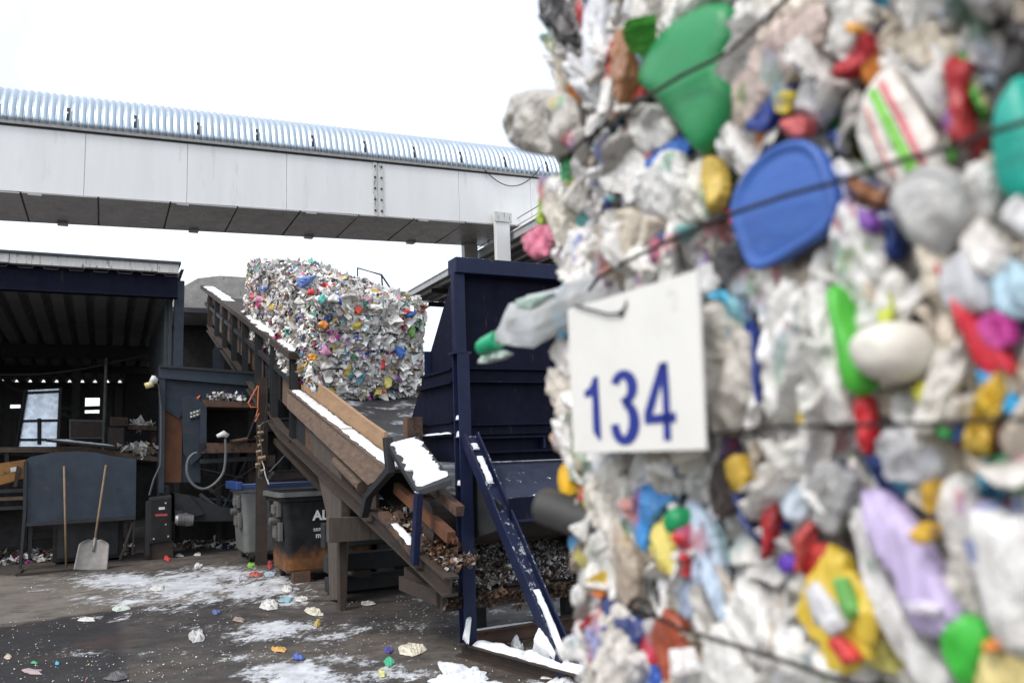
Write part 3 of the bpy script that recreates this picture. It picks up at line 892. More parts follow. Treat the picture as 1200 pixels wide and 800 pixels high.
    # lower end: bent bracket, snow-covered guard plate, chain drive
    br = [(1.12, 1.76), (1.20, 1.76), (1.14, 1.49), (1.80, 1.25), (1.96, 1.02), (1.88, 1.02), (1.73, 1.21), (1.05, 1.45)]
    MB().prism_w(br, -.13, -.06).build('bent_bracket', steel_dark, T, bevel=.004)
    lg = [(.45, 1.31), (.37, 1.29), (.50, .72), (.58, .74)]
    MB().prism_w(lg, -.11, -.06).build('end_bracket', navy2, T, bevel=.004)
    gp = lambda s: 1.36 + (s - 0) * .31
    G = [S(1.20, -.10, 1.73), S(.42, -.10, 1.315), S(.20, .12, 1.40), S(.95, .12, 1.76)]
    dn = Vector((0, 0, -.05))
    MB().add(G + [p + dn for p in G], [(0, 1, 2, 3), (7, 6, 5, 4), (0, 4, 5, 1), (1, 5, 6, 2), (2, 6, 7, 3), (3, 7, 4, 0)]).build('guard_plate', steel_dark, T, bevel=.004)
    snow_sheet([S(1.17, -.092, 1.712), S(.44, -.095, 1.332), S(.24, .115, 1.43), S(.94, .115, 1.762)], T, .028, seed=13, nu=36, nv=14)
    snow_sheet([S(1.15, -.09, 1.01), S(.68, -.09, .87), S(.68, -.01, .87), S(1.15, -.01, 1.01)], T, .025, seed=21)
    MB().prism_w([(1.45, 1.05), (.60, .79), (.60, .83), (1.45, 1.10)], -.10, .0).build('lower_plate', rust, T)
    for p, q in ((1.5, 1.15), (1.05, .75)):
        snow_sheet([S(p, -.07, bot(p) + .15), S(q, -.07, bot(q) + .15), S(q, .03, bot(q) + .15), S(p, .03, bot(p) + .15)], T, .025, seed=p)
    # inner slanted angles, sprocket and chain
    MB().beam(S(1.5, .1, 1.30), S(.2, .1, .95), .07, .09).build('angle', rust_orange, T)
    MB().beam(S(1.2, .16, 1.45), S(.15, .16, 1.15), .07, .08).build('angle', rust, T)
    MB().prism_w([(1.5, .9), (.5, .72), (.5, 1.1), (.7, 1.25), (1.5, 1.5)], .30, .33).build('end_plate', rust_dark, T)
    for s, z, r in ((1.25, .98, .12), (.62, .80, .12)):
        m = MB()
        pts = []
        for k in range(36):
            a = 2 * pi * k / 36; rr = r * (1.12 if k % 3 == 0 else .98); pts.append((s + rr * cos(a), z + rr * sin(a)))
        m.prism_w(pts, .0, .05); m.tube([S(s, -.06, z), S(s, .3, z)], .035, 12)
        m.build('sprocket', rust, T)
    m = MB()
    for k in range(44):
        t = k / 43; s = 1.35 - t * 1.15; z = 1.22 - t * .30 + .035 * sin(t * 9)
        a, b = S(s, .12, z), S(s - .05, .12, z - .013)
        for w in (-.018, .018): m.beam(a + Vector((UX, UY, 0)) * w, b + Vector((UX, UY, 0)) * w, .008, .034)
        m.tube([S(s, .09, z), S(s, .15, z)], .012, 6)
    m.build('drive_chain', rust_orange, T)
    # shredded rust and dirt caught in the frame
    def pl(r):
        s = r.uniform(.05, 1.6); return S(s, r.uniform(-.03, .28), bot(s) + .14 + r.uniform(0, .10))
    flakes(500, pl, .06, [(.09, .04, .02), (.14, .07, .035), (.05, .03, .02), (.3, .28, .25), (.2, .1, .05)], 5).build('caught_scraps', shred_m, T)
    # legs
    LP = [at_w(x, y, 0) for x, y in ((362, 505), (399, 528), (400, 600), (396, 703), (386, 703), (384, 640), (382, 600), (372, 556))]
    MB().prism_w(LP, -.002, .10).build('wooden_leg', wood_post, T, bevel=.01)
    a = [at_s(x, y, 3.0) for x, y in ((395, 630), (404, 630), (403, 703), (396, 704))]; a[2] = (a[2][0], 0.0); a[3] = (a[3][0], 0.0)
    MB().prism_s(a, 2.902, 3.02).build('leg', rust_dark, T)
    MB().prism_s([at_s(x, y, 2.8) for x, y in ((385, 606), (455, 605), (456, 631), (385, 636))], 2.8, 2.9).build('leg_block', wood_post, T, bevel=.01)
    MB().hbeam(S(7.50, -.11, 0), S(7.50, -.11, 2.9), .15, .17, .015, up=(VX, VY, 0)).build('steel_leg', rust_dark, T)
    for s in (7.5, 11.5, 15):
        MB().hbeam(S(s, CW + .05, 0), S(s, CW + .05, bot(s)), .16, .16, .015, up=(VX, VY, 0)).build('steel_leg', steel_dark, T)
    MB().hbeam(S(13.6, -.06, 0), S(13.6, -.06, bot(13.6)), .22, .3, .02, up=(VX, VY, 0)).build('steel_leg', steel_blue, T)
    MB().box(3.4, 3.6, CW - .1, CW + .05, 0, 1.3).build('wooden_leg', wood_post, T)
    MB().box(-.05, .10, CW + .02, CW + .16, 0, 1.0).build('wooden_leg', wood_post, T)
    # diagonal braces
    MB().beam(S(7.5, .1, 1.9), S(4.6, .4, .95), .08, .08).build('brace', rust_dark, T)
    MB().beam(S(11.5, .0, 1.2), S(8.4, .0, 2.4), .08, .08).build('brace', steel_dark, T)
build_conveyor()

def build_skids():
    T = thing('skid_frame', 'stack of dark weathered timber and steel skids under the conveyor beside the black bin', 'frame', S(4, .8, 0))
    m = MB(); m.box(3.75, 3.95, .0, 1.9, .28, .48); m.box(3.9, 4.1, .05, 2.0, .03, .2); m.build('timber', steel_dark, T, bevel=.01)
    m = MB(); m.box(4.3, 4.5, .1, 1.9, .5, .8); m.build('timber', steel_dark, T, bevel=.01)
    m = MB(); m.box(3.7, 4.6, .35, .5, .2, .28); m.box(3.7, 4.6, 1.3, 1.45, .2, .28); m.build('runner', rust_dark, T)
    m = MB(); m.box(4.5, 6.8, 1.05, 1.9, .0, .95); m.build('crate_body', black, T)
build_skids()

def build_leg_valves():
    T = thing('valve_hoses', 'corroded valves and thin hoses clamped on the rusty steel leg beside the blue bin', 'valves', S(7.4, -.2, 1.2))
    s = 7.36
    m = MB()
    for x, y, r in ((303, 500, .02), (304, 508, .035), (305, 517, .025), (302, 530, .03), (305, 538, .045), (301, 545, .03), (306, 552, .03), (303, 522, .02)):
        w, z = at_s(x, y, s); m.tube([S(s - .05, w - r, z), S(s - .05, w + r * 1.5, z + r * .6)], r, 8)
        m.tube([S(s, w, z - r * 1.2), S(s, w, z + r * 1.2)], r * .7, 8)
    m.build('valve', brass, T)
    def run(pts, r, mat, name):
        P = smooth_outline(pts, 40)[: 40 - 40 // len(pts)]
        MB().tube([S(s - .07, *at_s(x, y, s)) for x, y in P], r, 6).build(name, mat, T)
    run([(306, 560), (306, 530), (304, 500), (318, 493), (340, 490), (352, 492), (360, 500)], .011, greyrub, 'hose')
    run([(303, 535), (308, 545), (310, 556), (314, 567), (312, 560)], .009, white_pl, 'thin_hose')
    run([(310, 430), (312, 460), (310, 490), (306, 508), (308, 500)], .010, rubber, 'hose')
    m = MB(); w, z = at_s(318, 540, s); m.box(s, s + .1, w - .06, w + .06, z - .09, z + .09); m.build('gauge_box', rust_dark, T)
    O2 = thing('orange_cord_loop', 'thin orange cord loop hanging in a triangle beside the steel leg', 'cord', S(7.5, -.3, 2))
    P = [(302, 452), (291, 472), (294, 477), (302, 477), (303, 452)]
    m = MB().tube([S(7.35, *at_s(x, y, 7.35)) for x, y in P], .012, 6); m.build('cord', orange_rope, O2)
    m = MB().tube([S(7.35, *at_s(x, y, 7.35)) for x, y in [(303, 477), (300, 488), (304, 484), (299, 494)]], .009, 6); m.build('cord_tail', orange_rope, O2)
build_leg_valves()

# ================================================================== NAVY HOPPER GUARD AT THE CONVEYOR FOOT
def build_hopper():
    T = thing('hopper_guard', 'tall navy blue steel hopper with braced post, dusted with snow, over the conveyor foot', 'hopper', S(.4, 1, 0))
    w0, w1 = .28, 2.55
    # front wall
    MB().box(.44, .46, w0, w1, 1.52, 3.10).build('front_wall', navy, T)
    MB().box(.32, .50, w0 - .03, w1, 3.10, 3.235).build('top_beam', navy2, T, bevel=.006)
    for z in (2.30, 2.19, 1.83, 1.72, 1.60):
        MB().box(.36, .438, w0 + .02, w1, z - .009, z + .009).build('front_rib', navy, T)
    MB().box(.40, .438, w0 + .02, w1, 1.745, 1.815).build('rib_channel', navy, T)
    MB().box(.40, .438, w0 + .02, w1, 2.205, 2.285).build('rib_channel', navy, T)
    for w in (1.05, 1.8): MB().box(.37, .438, w, w + .02, 1.62, 1.71).build('front_rib', navy2, T)
    # side wall with raking rear edge
    MB().prism_w([(.42, 3.10), (.47, 3.10), (1.56, 1.96), (1.54, 1.55), (.42, 1.52)], w0, w0 + .02).build('side_wall', navy, T)
    for za, zb_ in ((2.30, 2.30), (2.19, 2.19), (1.86, 1.86), (1.75, 1.75)):
        zz = za; se = .42 + (3.10 - zz) / (3.10 - 1.96) * 1.09 if zz > 1.96 else 1.54
        MB().box(.46, se, w0 - .05, w0 - .002, zz - .009, zz + .009).build('side_rib', navy, T)
    MB().box(.46, 1.2, w0 - .03, w0 - .002, 2.202, 2.288).build('rib_channel', navy, T)
    MB().box(.46, 1.5, w0 - .03, w0 - .002, 1.762, 1.848).build('rib_channel', navy, T)
    MB().box(1.02, 1.04, w0 - .06, w0 - .002, 2.312, 2.52).build('side_rib', navy2, T)
    snow_sheet([S(1.52, w0 - .068, 1.764), S(.5, w0 - .068, 1.764), S(.5, w0 - .004, 1.764), S(1.52, w0 - .004, 1.764)], T, .018, seed=4, nv=4)
    # far side wall and rear lip
    MB().prism_w([(.42, 3.10), (.47, 3.10), (1.56, 1.96), (1.54, 1.55), (.42, 1.52)], w1, w1 + .02).build('side_wall', navy, T)
    # lower sloping apron and its lip
    MB().prism_w([(.43, 1.51), (-.12, 1.24), (-.12, 1.22), (.43, 1.49)], w0 + .17, w1).build('apron', surf('apron_lit_navy', (0.026, 0.032, 0.055), (0.035, 0.04, 0.062), .4, scale=3, bmp=.1, speck=.36), T)  # lighter navy: the light on the slope is put into the colour
    MB().box(-.14, -.122, w0 + .17, w1, 1.08, 1.245).build('apron_lip', navy, T)
    MB().box(-.14, -.06, w0 + .17, w1, 1.06, 1.078).build('apron_lip_flange', navy2, T)
    MB().prism_w([(.43, 1.48), (-.11, 1.20), (-.05, 1.0), (.43, .9)], w0 + .1, w0 + .12).build('cheek_plate', steel_dark, T)
    # posts: H section, lower part doubled
    for w, in ((w0 + .0,), (w1 + .12,)):
        near = w < 1
        MB().hbeam(S(.34, w, 0.10), S(.34, w, 2.42), .105, .12, .016, up=(VX, VY, 0)).build('post', navy2, T, bevel=.003)
        MB().beam(S(.385, w + .01, 2.43), S(.385, w + .01, 3.10), .10, .07, up=(VX, VY, 0)).build('post_head', navy2, T, bevel=.003)
        MB().box(.28, .44, w - .075, w + .075, 2.41, 2.43).build('splice_plate', navy2, T)
        for z in (1.86, 1.72, 1.33):
            MB().box(.30, .42, w - .048, w + .048, z, z + .012).build('stiffener', navy2, T)
            if near: snow_sheet([S(.31, w - .045, z + .014), S(.41, w - .045, z + .014), S(.41, w - .006, z + .014), S(.31, w - .006, z + .014)], T, .045, seed=z, nu=6, nv=5)
        a, b = S(.27, w + .03, 1.73), S(-.74, w + .30, .06)
        MB().hbeam(a, b, .11, .135, .016, up=(UX, UY, 0)).build('brace', navy2, T, bevel=.003)
        # ground beam of the triangular foot
        MB().hbeam(S(.46, w, .055), S(-1.0, w + .32, .055), .14, .11, .014).build('foot_beam', rust_dark, T)
        if near:
            snow_sheet([S(.24, w - .02, .115), S(-.98, w + .24, .115), S(-.96, w + .38, .115), S(.26, w + .10, .115)], T, .05, seed=31, nu=30, nv=6)
            snow_sheet([S(-.40, w + .16, .12), S(-.78, w + .28, .12), S(-.60, w + .26, .40), S(-.52, w + .22, .42)], T, .05, seed=33, nu=10, nv=8)
            snow_sheet([S(.30, w - .06, .12), S(.20, w - .06, .12), S(.26, w + .0, .33), S(.275, w, .34)], T, .03, seed=34, nu=8, nv=8)
            # snow stuck on the brace
            for t0, t1, sd in ((.14, .27, 1), (.08, .11, 2), (.72, .90, 3)):
                p, q = a.lerp(b, t0), a.lerp(b, t1)
                n1 = Vector((0, 0, .078)) ; o1 = Vector((UX, UY, 0)) * .05
                snow_sheet([p + n1 - o1, q + n1 - o1, q + n1 + o1 * .3, p + n1 + o1 * .3], T, .018, seed=sd, nu=14, nv=5)
    # ground rail running to the right
    R = thing('ground_rail', 'rusty steel rail lying on the ground to the right of the hopper foot', 'rail', S(.62, 1.4, 0))
    MB().hbeam(S(.60, .35, .07), S(.70, 3.2, .07), .12, .14, .014).build('rail', rust, R)
    snow_sheet([S(.56, .4, .145), S(.58, 1.0, .145), S(.62, 1.0, .145), S(.60, .4, .145)], R, .012, seed=51)
build_hopper()

# heap of shredded dirt on the catch tray
def build_tray():
    T = thing('catch_tray', 'low rusty tray heaped with brown shreds and snow under the navy hopper', 'tray', S(.6, 1.2, 0))
    s0, s1, w0, w1 = .47, 1.4, .12, 2.5
    hz = lambda s: .45 + (s - s0) * .16
    MB().prism_w([(s0, hz(s0) - .1), (s1, hz(s1) - .1), (s1, hz(s1)), (s0, hz(s0))], w0, w1).build('pan', rust_dark, T)
    MB().box(s0 - .05, s0 - .002, w0 - .02, w1, .35, .47).build('front_lip', rust_dark, T)
    MB().box(s0, s1, w0 - .05, w0 - .002, .40, .52).build('side_lip', rust_dark, T)
    for s, w in ((.9, .6), (.6, 2.3), (.9, 1.5)): MB().box(s, s + .1, w, w + .1, 0, .42).build('leg', steel_dark, T)
    def hf(u, v):
        s = s0 + .02 + (s1 - s0) * u; w = w0 + (w1 - w0) * v
        p = S(s, w, 0)
        h = hz(s) + .03 + .16 * (.3 + u) * (1 + noise.noise(p * 2.2)) * min(1, u * 6 + .2) + .04 * noise.noise(p * 9) + .02 * noise.noise(p * 25)
        return S(s, w, h)
    MB().grid(hf, 50, 60).build('heap', surf('shred_dirt', (.035, .024, .018), (.09, .055, .035), .9, scale=16, wear=(.45, .45, .46), wear_amt=.56, bmp=1), T, smooth=True)
    cols = [(.05, .03, .02), (.09, .055, .035), (.13, .08, .05), (.03, .022, .018), (.5, .5, .5), (.62, .62, .64), (.75, .76, .78), (.7, .71, .73), (.3, .28, .26), (.2, .16, .13)]
    def pl(r):
        u, v = r.random(), r.random(); return hf(u, v) + Vector((0, 0, r.uniform(-.005, .03)))
    flakes(9000, pl, .045, cols, 8, flat=.3).build('shreds', shred_m, T)['kind'] = 'stuff'
    def pl2(r):
        u = r.random(); return S(s0 - .06 - r.uniform(0, .03), w0 + (w1 - w0) * u, .47 - abs(r.gauss(0, .05)))
    flakes(900, pl2, .06, cols[:4], 9, flat=.1).build('hanging_shreds', shred_m, T)['kind'] = 'stuff'
    # screw of dark scrap further under the hopper
    D = thing('scrap_roll', 'dark mass of dirty rolled scrap lying beneath the hopper apron', 'scrap', S(1.5, 1.4, .7))
    MB().tube([S(1.55 + .06 * sin(i), w0 + .1 + i * .22, .93 + .03 * cos(i * 2)) for i in range(10)], [.15 + .03 * sin(i * 3) for i in range(10)], 12).build('roll', rust_dark, D, smooth=True)
    flakes(900, lambda r: S(1.5 + r.uniform(-.2, .1), r.uniform(w0, w1), .93 + r.uniform(-.1, .2)), .08, cols, 12, flat=.2).build('strips', shred_m, D)['kind'] = 'stuff'
build_tray()

# ================================================================== BINS
def text_mesh(txt, size, fn, mat, parent, name='lettering', bold=0.0, sx=1.0):
    cu = bpy.data.curves.new('lettering', 'FONT'); cu.body = txt; cu.size = size; cu.offset = bold; cu.resolution_u = 4
    o = bpy.data.objects.new('lettering', cu); COL.objects.link(o)
    dg = bpy.context.evaluated_depsgraph_get()
    me = bpy.data.meshes.new_from_object(o.evaluated_get(dg))
    vs = [fn(v.co.x * sx, v.co.y) for v in me.vertices]; fs = [tuple(p.vertices) for p in me.polygons]
    bpy.data.objects.remove(o); bpy.data.curves.remove(cu); bpy.data.meshes.remove(me)
    m = MB(); m.add(vs, fs); return m.build(name, mat, parent)

def wheeled_bin(T, s0, s1, w0, w1, body, rim, hw, zt=1.17, lid=False):
    """four-sided tapered container, wide rim, side lugs, castors"""
    cs, cw = (s0 + s1) / 2, (w0 + w1) / 2
    def ring(k, z, r=.10, n=6):
        a, b = (s1 - s0) / 2 * k, (w1 - w0) / 2 * k
        pts = []
        for qx, qy, st in ((1, 1, 0), (-1, 1, 90), (-1, -1, 180), (1, -1, 270)):
            for i in range(n):
                t = radians(st + 90 * i / (n - 1)); pts.append(S(cs + qx * (a - r) + r * cos(t), cw + qy * (b - r) + r * sin(t), z))
        return pts
    prof = [(.80, .13), (.83, .16), (.86, .45), (.895, .80), (.92, zt - .12), (.975, zt - .10), (.985, zt - .02), (1.0, zt), (.97, zt + .005), (.90, zt - .01), (.87, zt - .5), (.80, .2)]
    rings = [ring(k, z) for k, z in prof]; n = len(rings[0]); vs = [p for r in rings for p in r]
    fs = [(i * n + j, i * n + (j + 1) % n, (i + 1) * n + (j + 1) % n, (i + 1) * n + j) for i in range(len(rings) - 1) for j in range(n)]
    fs += [tuple(range(n - 1, -1, -1)), tuple(range(len(vs) - n, len(vs)))]
    MB().add(vs, fs).build('body', body, T)
    # rim band
    r1, r2, r3, r4 = ring(1.0, zt - .045), ring(1.025, zt - .04), ring(1.025, zt + .02), ring(.955, zt + .02)
    MB().add(r1 + r2 + r3 + r4, [(a * n + j, a * n + (j + 1) % n, (a + 1) * n + (j + 1) % n, (a + 1) * n + j) for a in range(3) for j in range(n)]).build('rim', rim, T)
    # lifting lugs on the left end
    m = MB()
    wl = lambda z: cw - (w1 - w0) / 2 * (.86 + (z - .45) * .1)
    for z, h in ((.95, .12), (.66, .16)):
        m.box(cs - .42, cs - .22, wl(z) - .10, wl(z), z - h / 2, z + h / 2)
        m.box(cs - .46, cs - .18, wl(z) - .06, wl(z), z - h / 2 - .04, z + h / 2 + .04)
    m.tube([S(cs - .32, wl(.8) - .15, .80), S(cs - .32, wl(.8), .80)], .05, 12)
    m.build('lifting_lug', hw, T, bevel=.012)
    for a in (-1, 1):
        for b in (-1, 1):
            q = S(cs + a * (s1 - s0) * .33, cw + b * (w1 - w0) * .33, .085)
            d = Vector((VX, VY, 0)) * .03
            m = MB(); m.tube([q - Vector((UX, UY, 0)) * .03, q + Vector((UX, UY, 0)) * .03], .085, 14); wh = m.build('wheel', rubber, T)
            MB().box(cs + a * (s1 - s0) * .33 - .05, cs + a * (s1 - s0) * .33 + .05, cw + b * (w1 - w0) * .33 - .05, cw + b * (w1 - w0) * .33 + .05, .17, .20).build('castor_plate', rust_dark, T)

def build_bins():
    B = thing('waste_bin', 'black plastic wheeled waste bin with rust-stained base and white lettering', 'waste bin', S(5.8, .45, 0), )
    wheeled_bin(B, 5.10, 6.25, -.30, 1.12, bin_m, surf('bin_rim_grey', (.07, .075, .08), (.13, .13, .13), .6, scale=6), bin_hw, 1.15)
    MB().box(5.15, 5.3, -.1, .12, 0, .14).build('foot_block', rust, B); MB().box(5.15, 5.3, .6, .8, 0, .14).build('foot_block', rust, B)
    # lettering on the front side
    fr = lambda z: 5.10 + 1.15 / 2 - 1.15 / 2 * (.86 + (z - .45) * .1) - .012
    w, z = at_s(366.5, 609, 5.16)
    text_mesh('ALBA', .175, lambda x, y: S(fr(z + y), w + x, z + y), ink_white, B, bold=.006)
    w2, z2 = at_s(367, 622, 5.16)
    text_mesh('SERVICES', .052, lambda x, y: S(fr(z2 + y), w2 + x, z2 + y), ink_white, B, bold=.001, sx=1.5)
    w3, z3 = at_s(370, 630, 5.16)
    text_mesh('mga', .10, lambda x, y: S(fr(z3 + y), w3 + x, z3 + y), ink_white, B, bold=.002, sx=.9)
    w4, z4 = at_s(401.5, 602, 5.16)
    hx = [(w4 + .072 * cos(pi / 3 * i + .5), z4 + .072 * sin(pi / 3 * i + .5)) for i in range(6)]; hi = [(w4 + .036 * cos(pi / 3 * i + .5), z4 + .036 * sin(pi / 3 * i + .5)) for i in range(6)]
    vs = [S(fr(b), a, b) for a, b in hx + hi]
    MB().add(vs, [(i, (i + 1) % 6, 6 + (i + 1) % 6, 6 + i) for i in range(6)]).build('hexagon_mark', ink_white, B)
    C = thing('waste_bin', 'blue-rimmed scuffed grey waste bin behind the rusty steel leg', 'waste bin', S(8.6, .3, 0))
    wheeled_bin(C, 7.78, 8.95, -.42, .95, grey_bin, blue_bin, bin_hw, 1.2)
    MB().box(7.74, 8.99, -.46, -.36, 1.14, 1.27).build('rim_edge', blue_bin, C, bevel=.015)
build_bins()

# ================================================================== BALER MACHINE FRAME
def build_machine():
    T = thing('baling_press', 'dark blue-grey steel press frame with rust-orange panel and open inlet box under the shed edge', 'machine', S(9.8, -.7, 0))
    s = 9.6
    p = lambda x, y, ss=s: at_s(x, y, ss)
    def quad(pts, d0, d1, name, mat, ss=s, bevel=0, parent=None):
        return MB().prism_s([p(x, y, ss) for x, y in pts], ss + d0, ss + d1).build(name, mat, parent or T, bevel=bevel)
    quad([(186, 430), (303, 438), (303, 453), (186, 443)], -.04, .9, 'top_beam', steel_blue, bevel=.006)
    quad([(186, 428), (303, 436), (303, 439), (186, 430.5)], -.08, .95, 'top_flange', steel_dark)
    quad([(187, 443), (194, 444), (192, 578), (186, 577)], -.02, .16, 'post', steel_blue, bevel=.004)
    quad([(194, 444), (303, 453), (303, 474), (246, 470), (222, 476), (210, 490), (194, 480)], .08, .1, 'upper_panel', steel_blue)
    quad([(194, 480), (215, 480), (213, 565), (192, 565)], .12, .14, 'rusty_panel', rust_orange)
    quad([(213, 476), (236, 474), (236, 565), (213, 565)], .16, .18, 'inner_panel', steel_blue)
    quad([(213, 466), (224, 462), (238, 470), (238, 532), (224, 545), (215, 530)], .03, .07, 'curved_gusset', steel_blue)
    # open inlet box
    quad([(235, 469), (300, 472), (300, 478), (240, 477)], -.15, .9, 'inlet_top', rust)
    quad([(234, 470), (241, 477), (241, 526), (234, 531)], -.15, .9, 'inlet_side', steel_blue)
    quad([(234, 519), (300, 519), (300, 530), (234, 531)], -.15, .9, 'inlet_sill', rust)
    quad([(240, 476), (300, 476), (300, 520), (240, 520)], .86, .88, 'inlet_back', black)
    m = MB()
    for i in range(5):
        for j in range(2):
            w, z = p(224 + i * 3.6, 484 + j * 4 - i * 1.2, s); MB().box(s - .03, s + .0, w - .018, w + .018, z - .018, z + .018).build('bolt', fascia_m, T)
    quad([(222, 481), (242, 474), (243, 486), (223, 492)], .001, .06, 'bolt_plate', steel_dark)
    # lower body and cone
    quad([(192, 562), (303, 555), (303, 640), (192, 640)], 1.5, 1.6, 'rear_body', black)
    quad([(205, 578), (230, 582), (262, 595), (309, 600), (309, 610), (205, 612)], .15, .9, 'screw_housing', steel_dark)
    quad([(205, 578), (222, 580), (240, 602), (205, 612)], .05, .14, 'housing_cheek', steel_dark)
    quad([(234, 538), (303, 534), (303, 539), (234, 543)], .0, .8, 'cross_tube', steel_dark)
    quad([(192, 530), (234, 538), (234, 542), (192, 535)], .2, .3, 'tie_bar', rust_dark)
    for x in (210, 262, 296):
        quad([(x, 560), (x + 6, 560), (x + 6, 640), (x, 640)], 1.0, 1.2, 'rear_leg', steel_dark)
    MB().box(9.7, 10.5, -1.45, -1.3, 0, 1.2).build('base_leg', steel_dark, T)
    # rod across the inlet
    a, b = p(268, 518), p(303, 512)
    MB().tube([S(s - .2, *a), S(s - .2, *b)], .035, 8).build('ram_rod', rust, T)
    # scraps lying on top of the inlet
    def pl(r):
        w, z = p(r.gauss(265, 12), 469 + r.uniform(-1, 2)); return S(s + r.uniform(-.1, .4), w, z + abs(r.gauss(0, .05)) + .02)
    flakes(240, pl, .11, lambda r: waste_col(r) if r.random() < .7 else (.5, .5, .5), 44, flat=.3).build('loose_scraps', shred_m, T)['kind'] = 'stuff'
    # hose with a white nozzle
    H_ = thing('grey_hose', 'looped grey hose with a white nozzle hanging before the press inlet', 'hose', S(9.3, -.6, 1.2))
    s2 = 9.3
    P = [(264, 514), (264.5, 530), (262, 552), (252, 566), (239, 572.5), (227, 568), (219.5, 555), (220, 540), (226, 532), (232, 530)]
    Q = []
    for i in range(len(P) - 1):
        p0, p1, p2, p3 = P[max(i - 1, 0)], P[i], P[i + 1], P[min(i + 2, len(P) - 1)]
        for j in range(5):
            t = j / 5
            Q.append(tuple(.5 * ((2 * p1[k]) + (-p0[k] + p2[k]) * t + (2 * p0[k] - 5 * p1[k] + 4 * p2[k] - p3[k]) * t * t + (-p0[k] + 3 * p1[k] - 3 * p2[k] + p3[k]) * t ** 3) for k in (0, 1)))
    MB().tube([S(s2, *at_s(x, y, s2)) for x, y in Q], .024, 8).build('hose_tube', surf('pale_hose', (.12, .125, .13), (.09, .09, .095), .5, scale=9), H_, smooth=True)
    a, b, c = at_s(254, 511, s2), at_s(262, 508, s2), at_s(267, 511, s2)
    MB().tube([S(s2, *a), S(s2, *b), S(s2, *c)], [.03, .06, .045], 10).build('nozzle', white_pl, H_, smooth=True)
    # electric cabinet with motor
    J = thing('control_cabinet', 'black electric cabinet with two small labels and a motor on its side, on the ground', 'cabinet', S(9.55, -1.4, 0))
    s3 = 9.45
    q = lambda x, y: at_s(x, y, s3)
    MB().prism_s([q(*t) for t in ((175, 583), (201, 580), (201, 634), (175, 637))], s3, s3 + .35).build('case', steel_dark, J, bevel=.01)
    MB().prism_s([q(*t) for t in ((177, 586), (199, 583), (199, 632), (177, 634))], s3 - .02, s3 - .001).build('door', black, J, bevel=.004)
    MB().prism_s([q(*t) for t in ((177, 637), (203, 634), (203, 654), (178, 655))], s3 + .05, s3 + .3).build('plinth', rust_dark, J)
    MB().prism_s([q(*t) for t in ((171, 588), (175, 586), (175, 650), (170, 652))], s3 + .0, s3 + .2).build('side_channel', steel_dark, J)
    MB().prism_s([q(*t) for t in ((186, 594), (193, 593.5), (193, 596.5), (186, 597))], s3 - .024, s3 - .021).build('label', white_pl, J)
    MB().prism_s([q(*t) for t in ((182, 602), (196, 601.5), (196, 604), (182, 604.5))], s3 - .024, s3 - .021).build('label', red_label, J)
    m = MB()
    for x, y in ((194, 589), (194, 614), (180, 631), (197, 628)):
        w, z = q(x, y); MB().box(s3 - .03, s3 - .021, w - .012, w + .012, z - .012, z + .012).build('screw', fascia_m, J)
    a, b = q(205, 608), q(226, 609)
    mo = MB().tube([S(s3 - .05, *a), S(s3 - .05, *q(208, 608)), S(s3 - .05, *q(220, 609)), S(s3 - .05, *b)], [.07, .10, .105, .09], 20).build('motor', surf('motor_alloy', (.35, .36, .37), (.2, .2, .21), .35, metal=.6, scale=12), J)
    m = MB()
    for k in range(7):
        w, z = q(208 + k * 1.7, 608); m.tube([S(s3 - .05, w, z), S(s3 - .05, w + .012, z)], .115, 20)
    m.build('cooling_fins', bin_hw, mo)
    MB().prism_s([q(*t) for t in ((205, 598), (214, 598), (214, 602), (205, 602))], s3 - .1, s3 + .02).build('terminal_box', steel_dark, J)
    # conduit down the post, small lamp
    L = thing('bulkhead_lamp', 'small unlit lamp with yellow glass on the press post, below the ribbed roof', 'lamp', S(9.4, -1.6, 3))
    w, z = at_s(176, 444, 9.45)
    MB().tube([S(9.45, w, z), S(9.45, w + .05, z - .02), S(9.45, w + .12, z - .04)], [.07, .085, .04], 12).build('housing', white_pl, L, smooth=True)
    MB().tube([S(9.45, w - .02, z - .06), S(9.45, w, z - .15)], [.08, .07], 12).build('glass', cream, L, smooth=True)
    pts = [S(9.5, *at_s(x, y, 9.5)) for x, y in ((180, 444), (186, 452), (189, 480), (189, 520), (188, 545), (180, 562), (175, 580))]
    MB().tube(pts, .017, 6).build('conduit', greyrub, L)
build_machine()

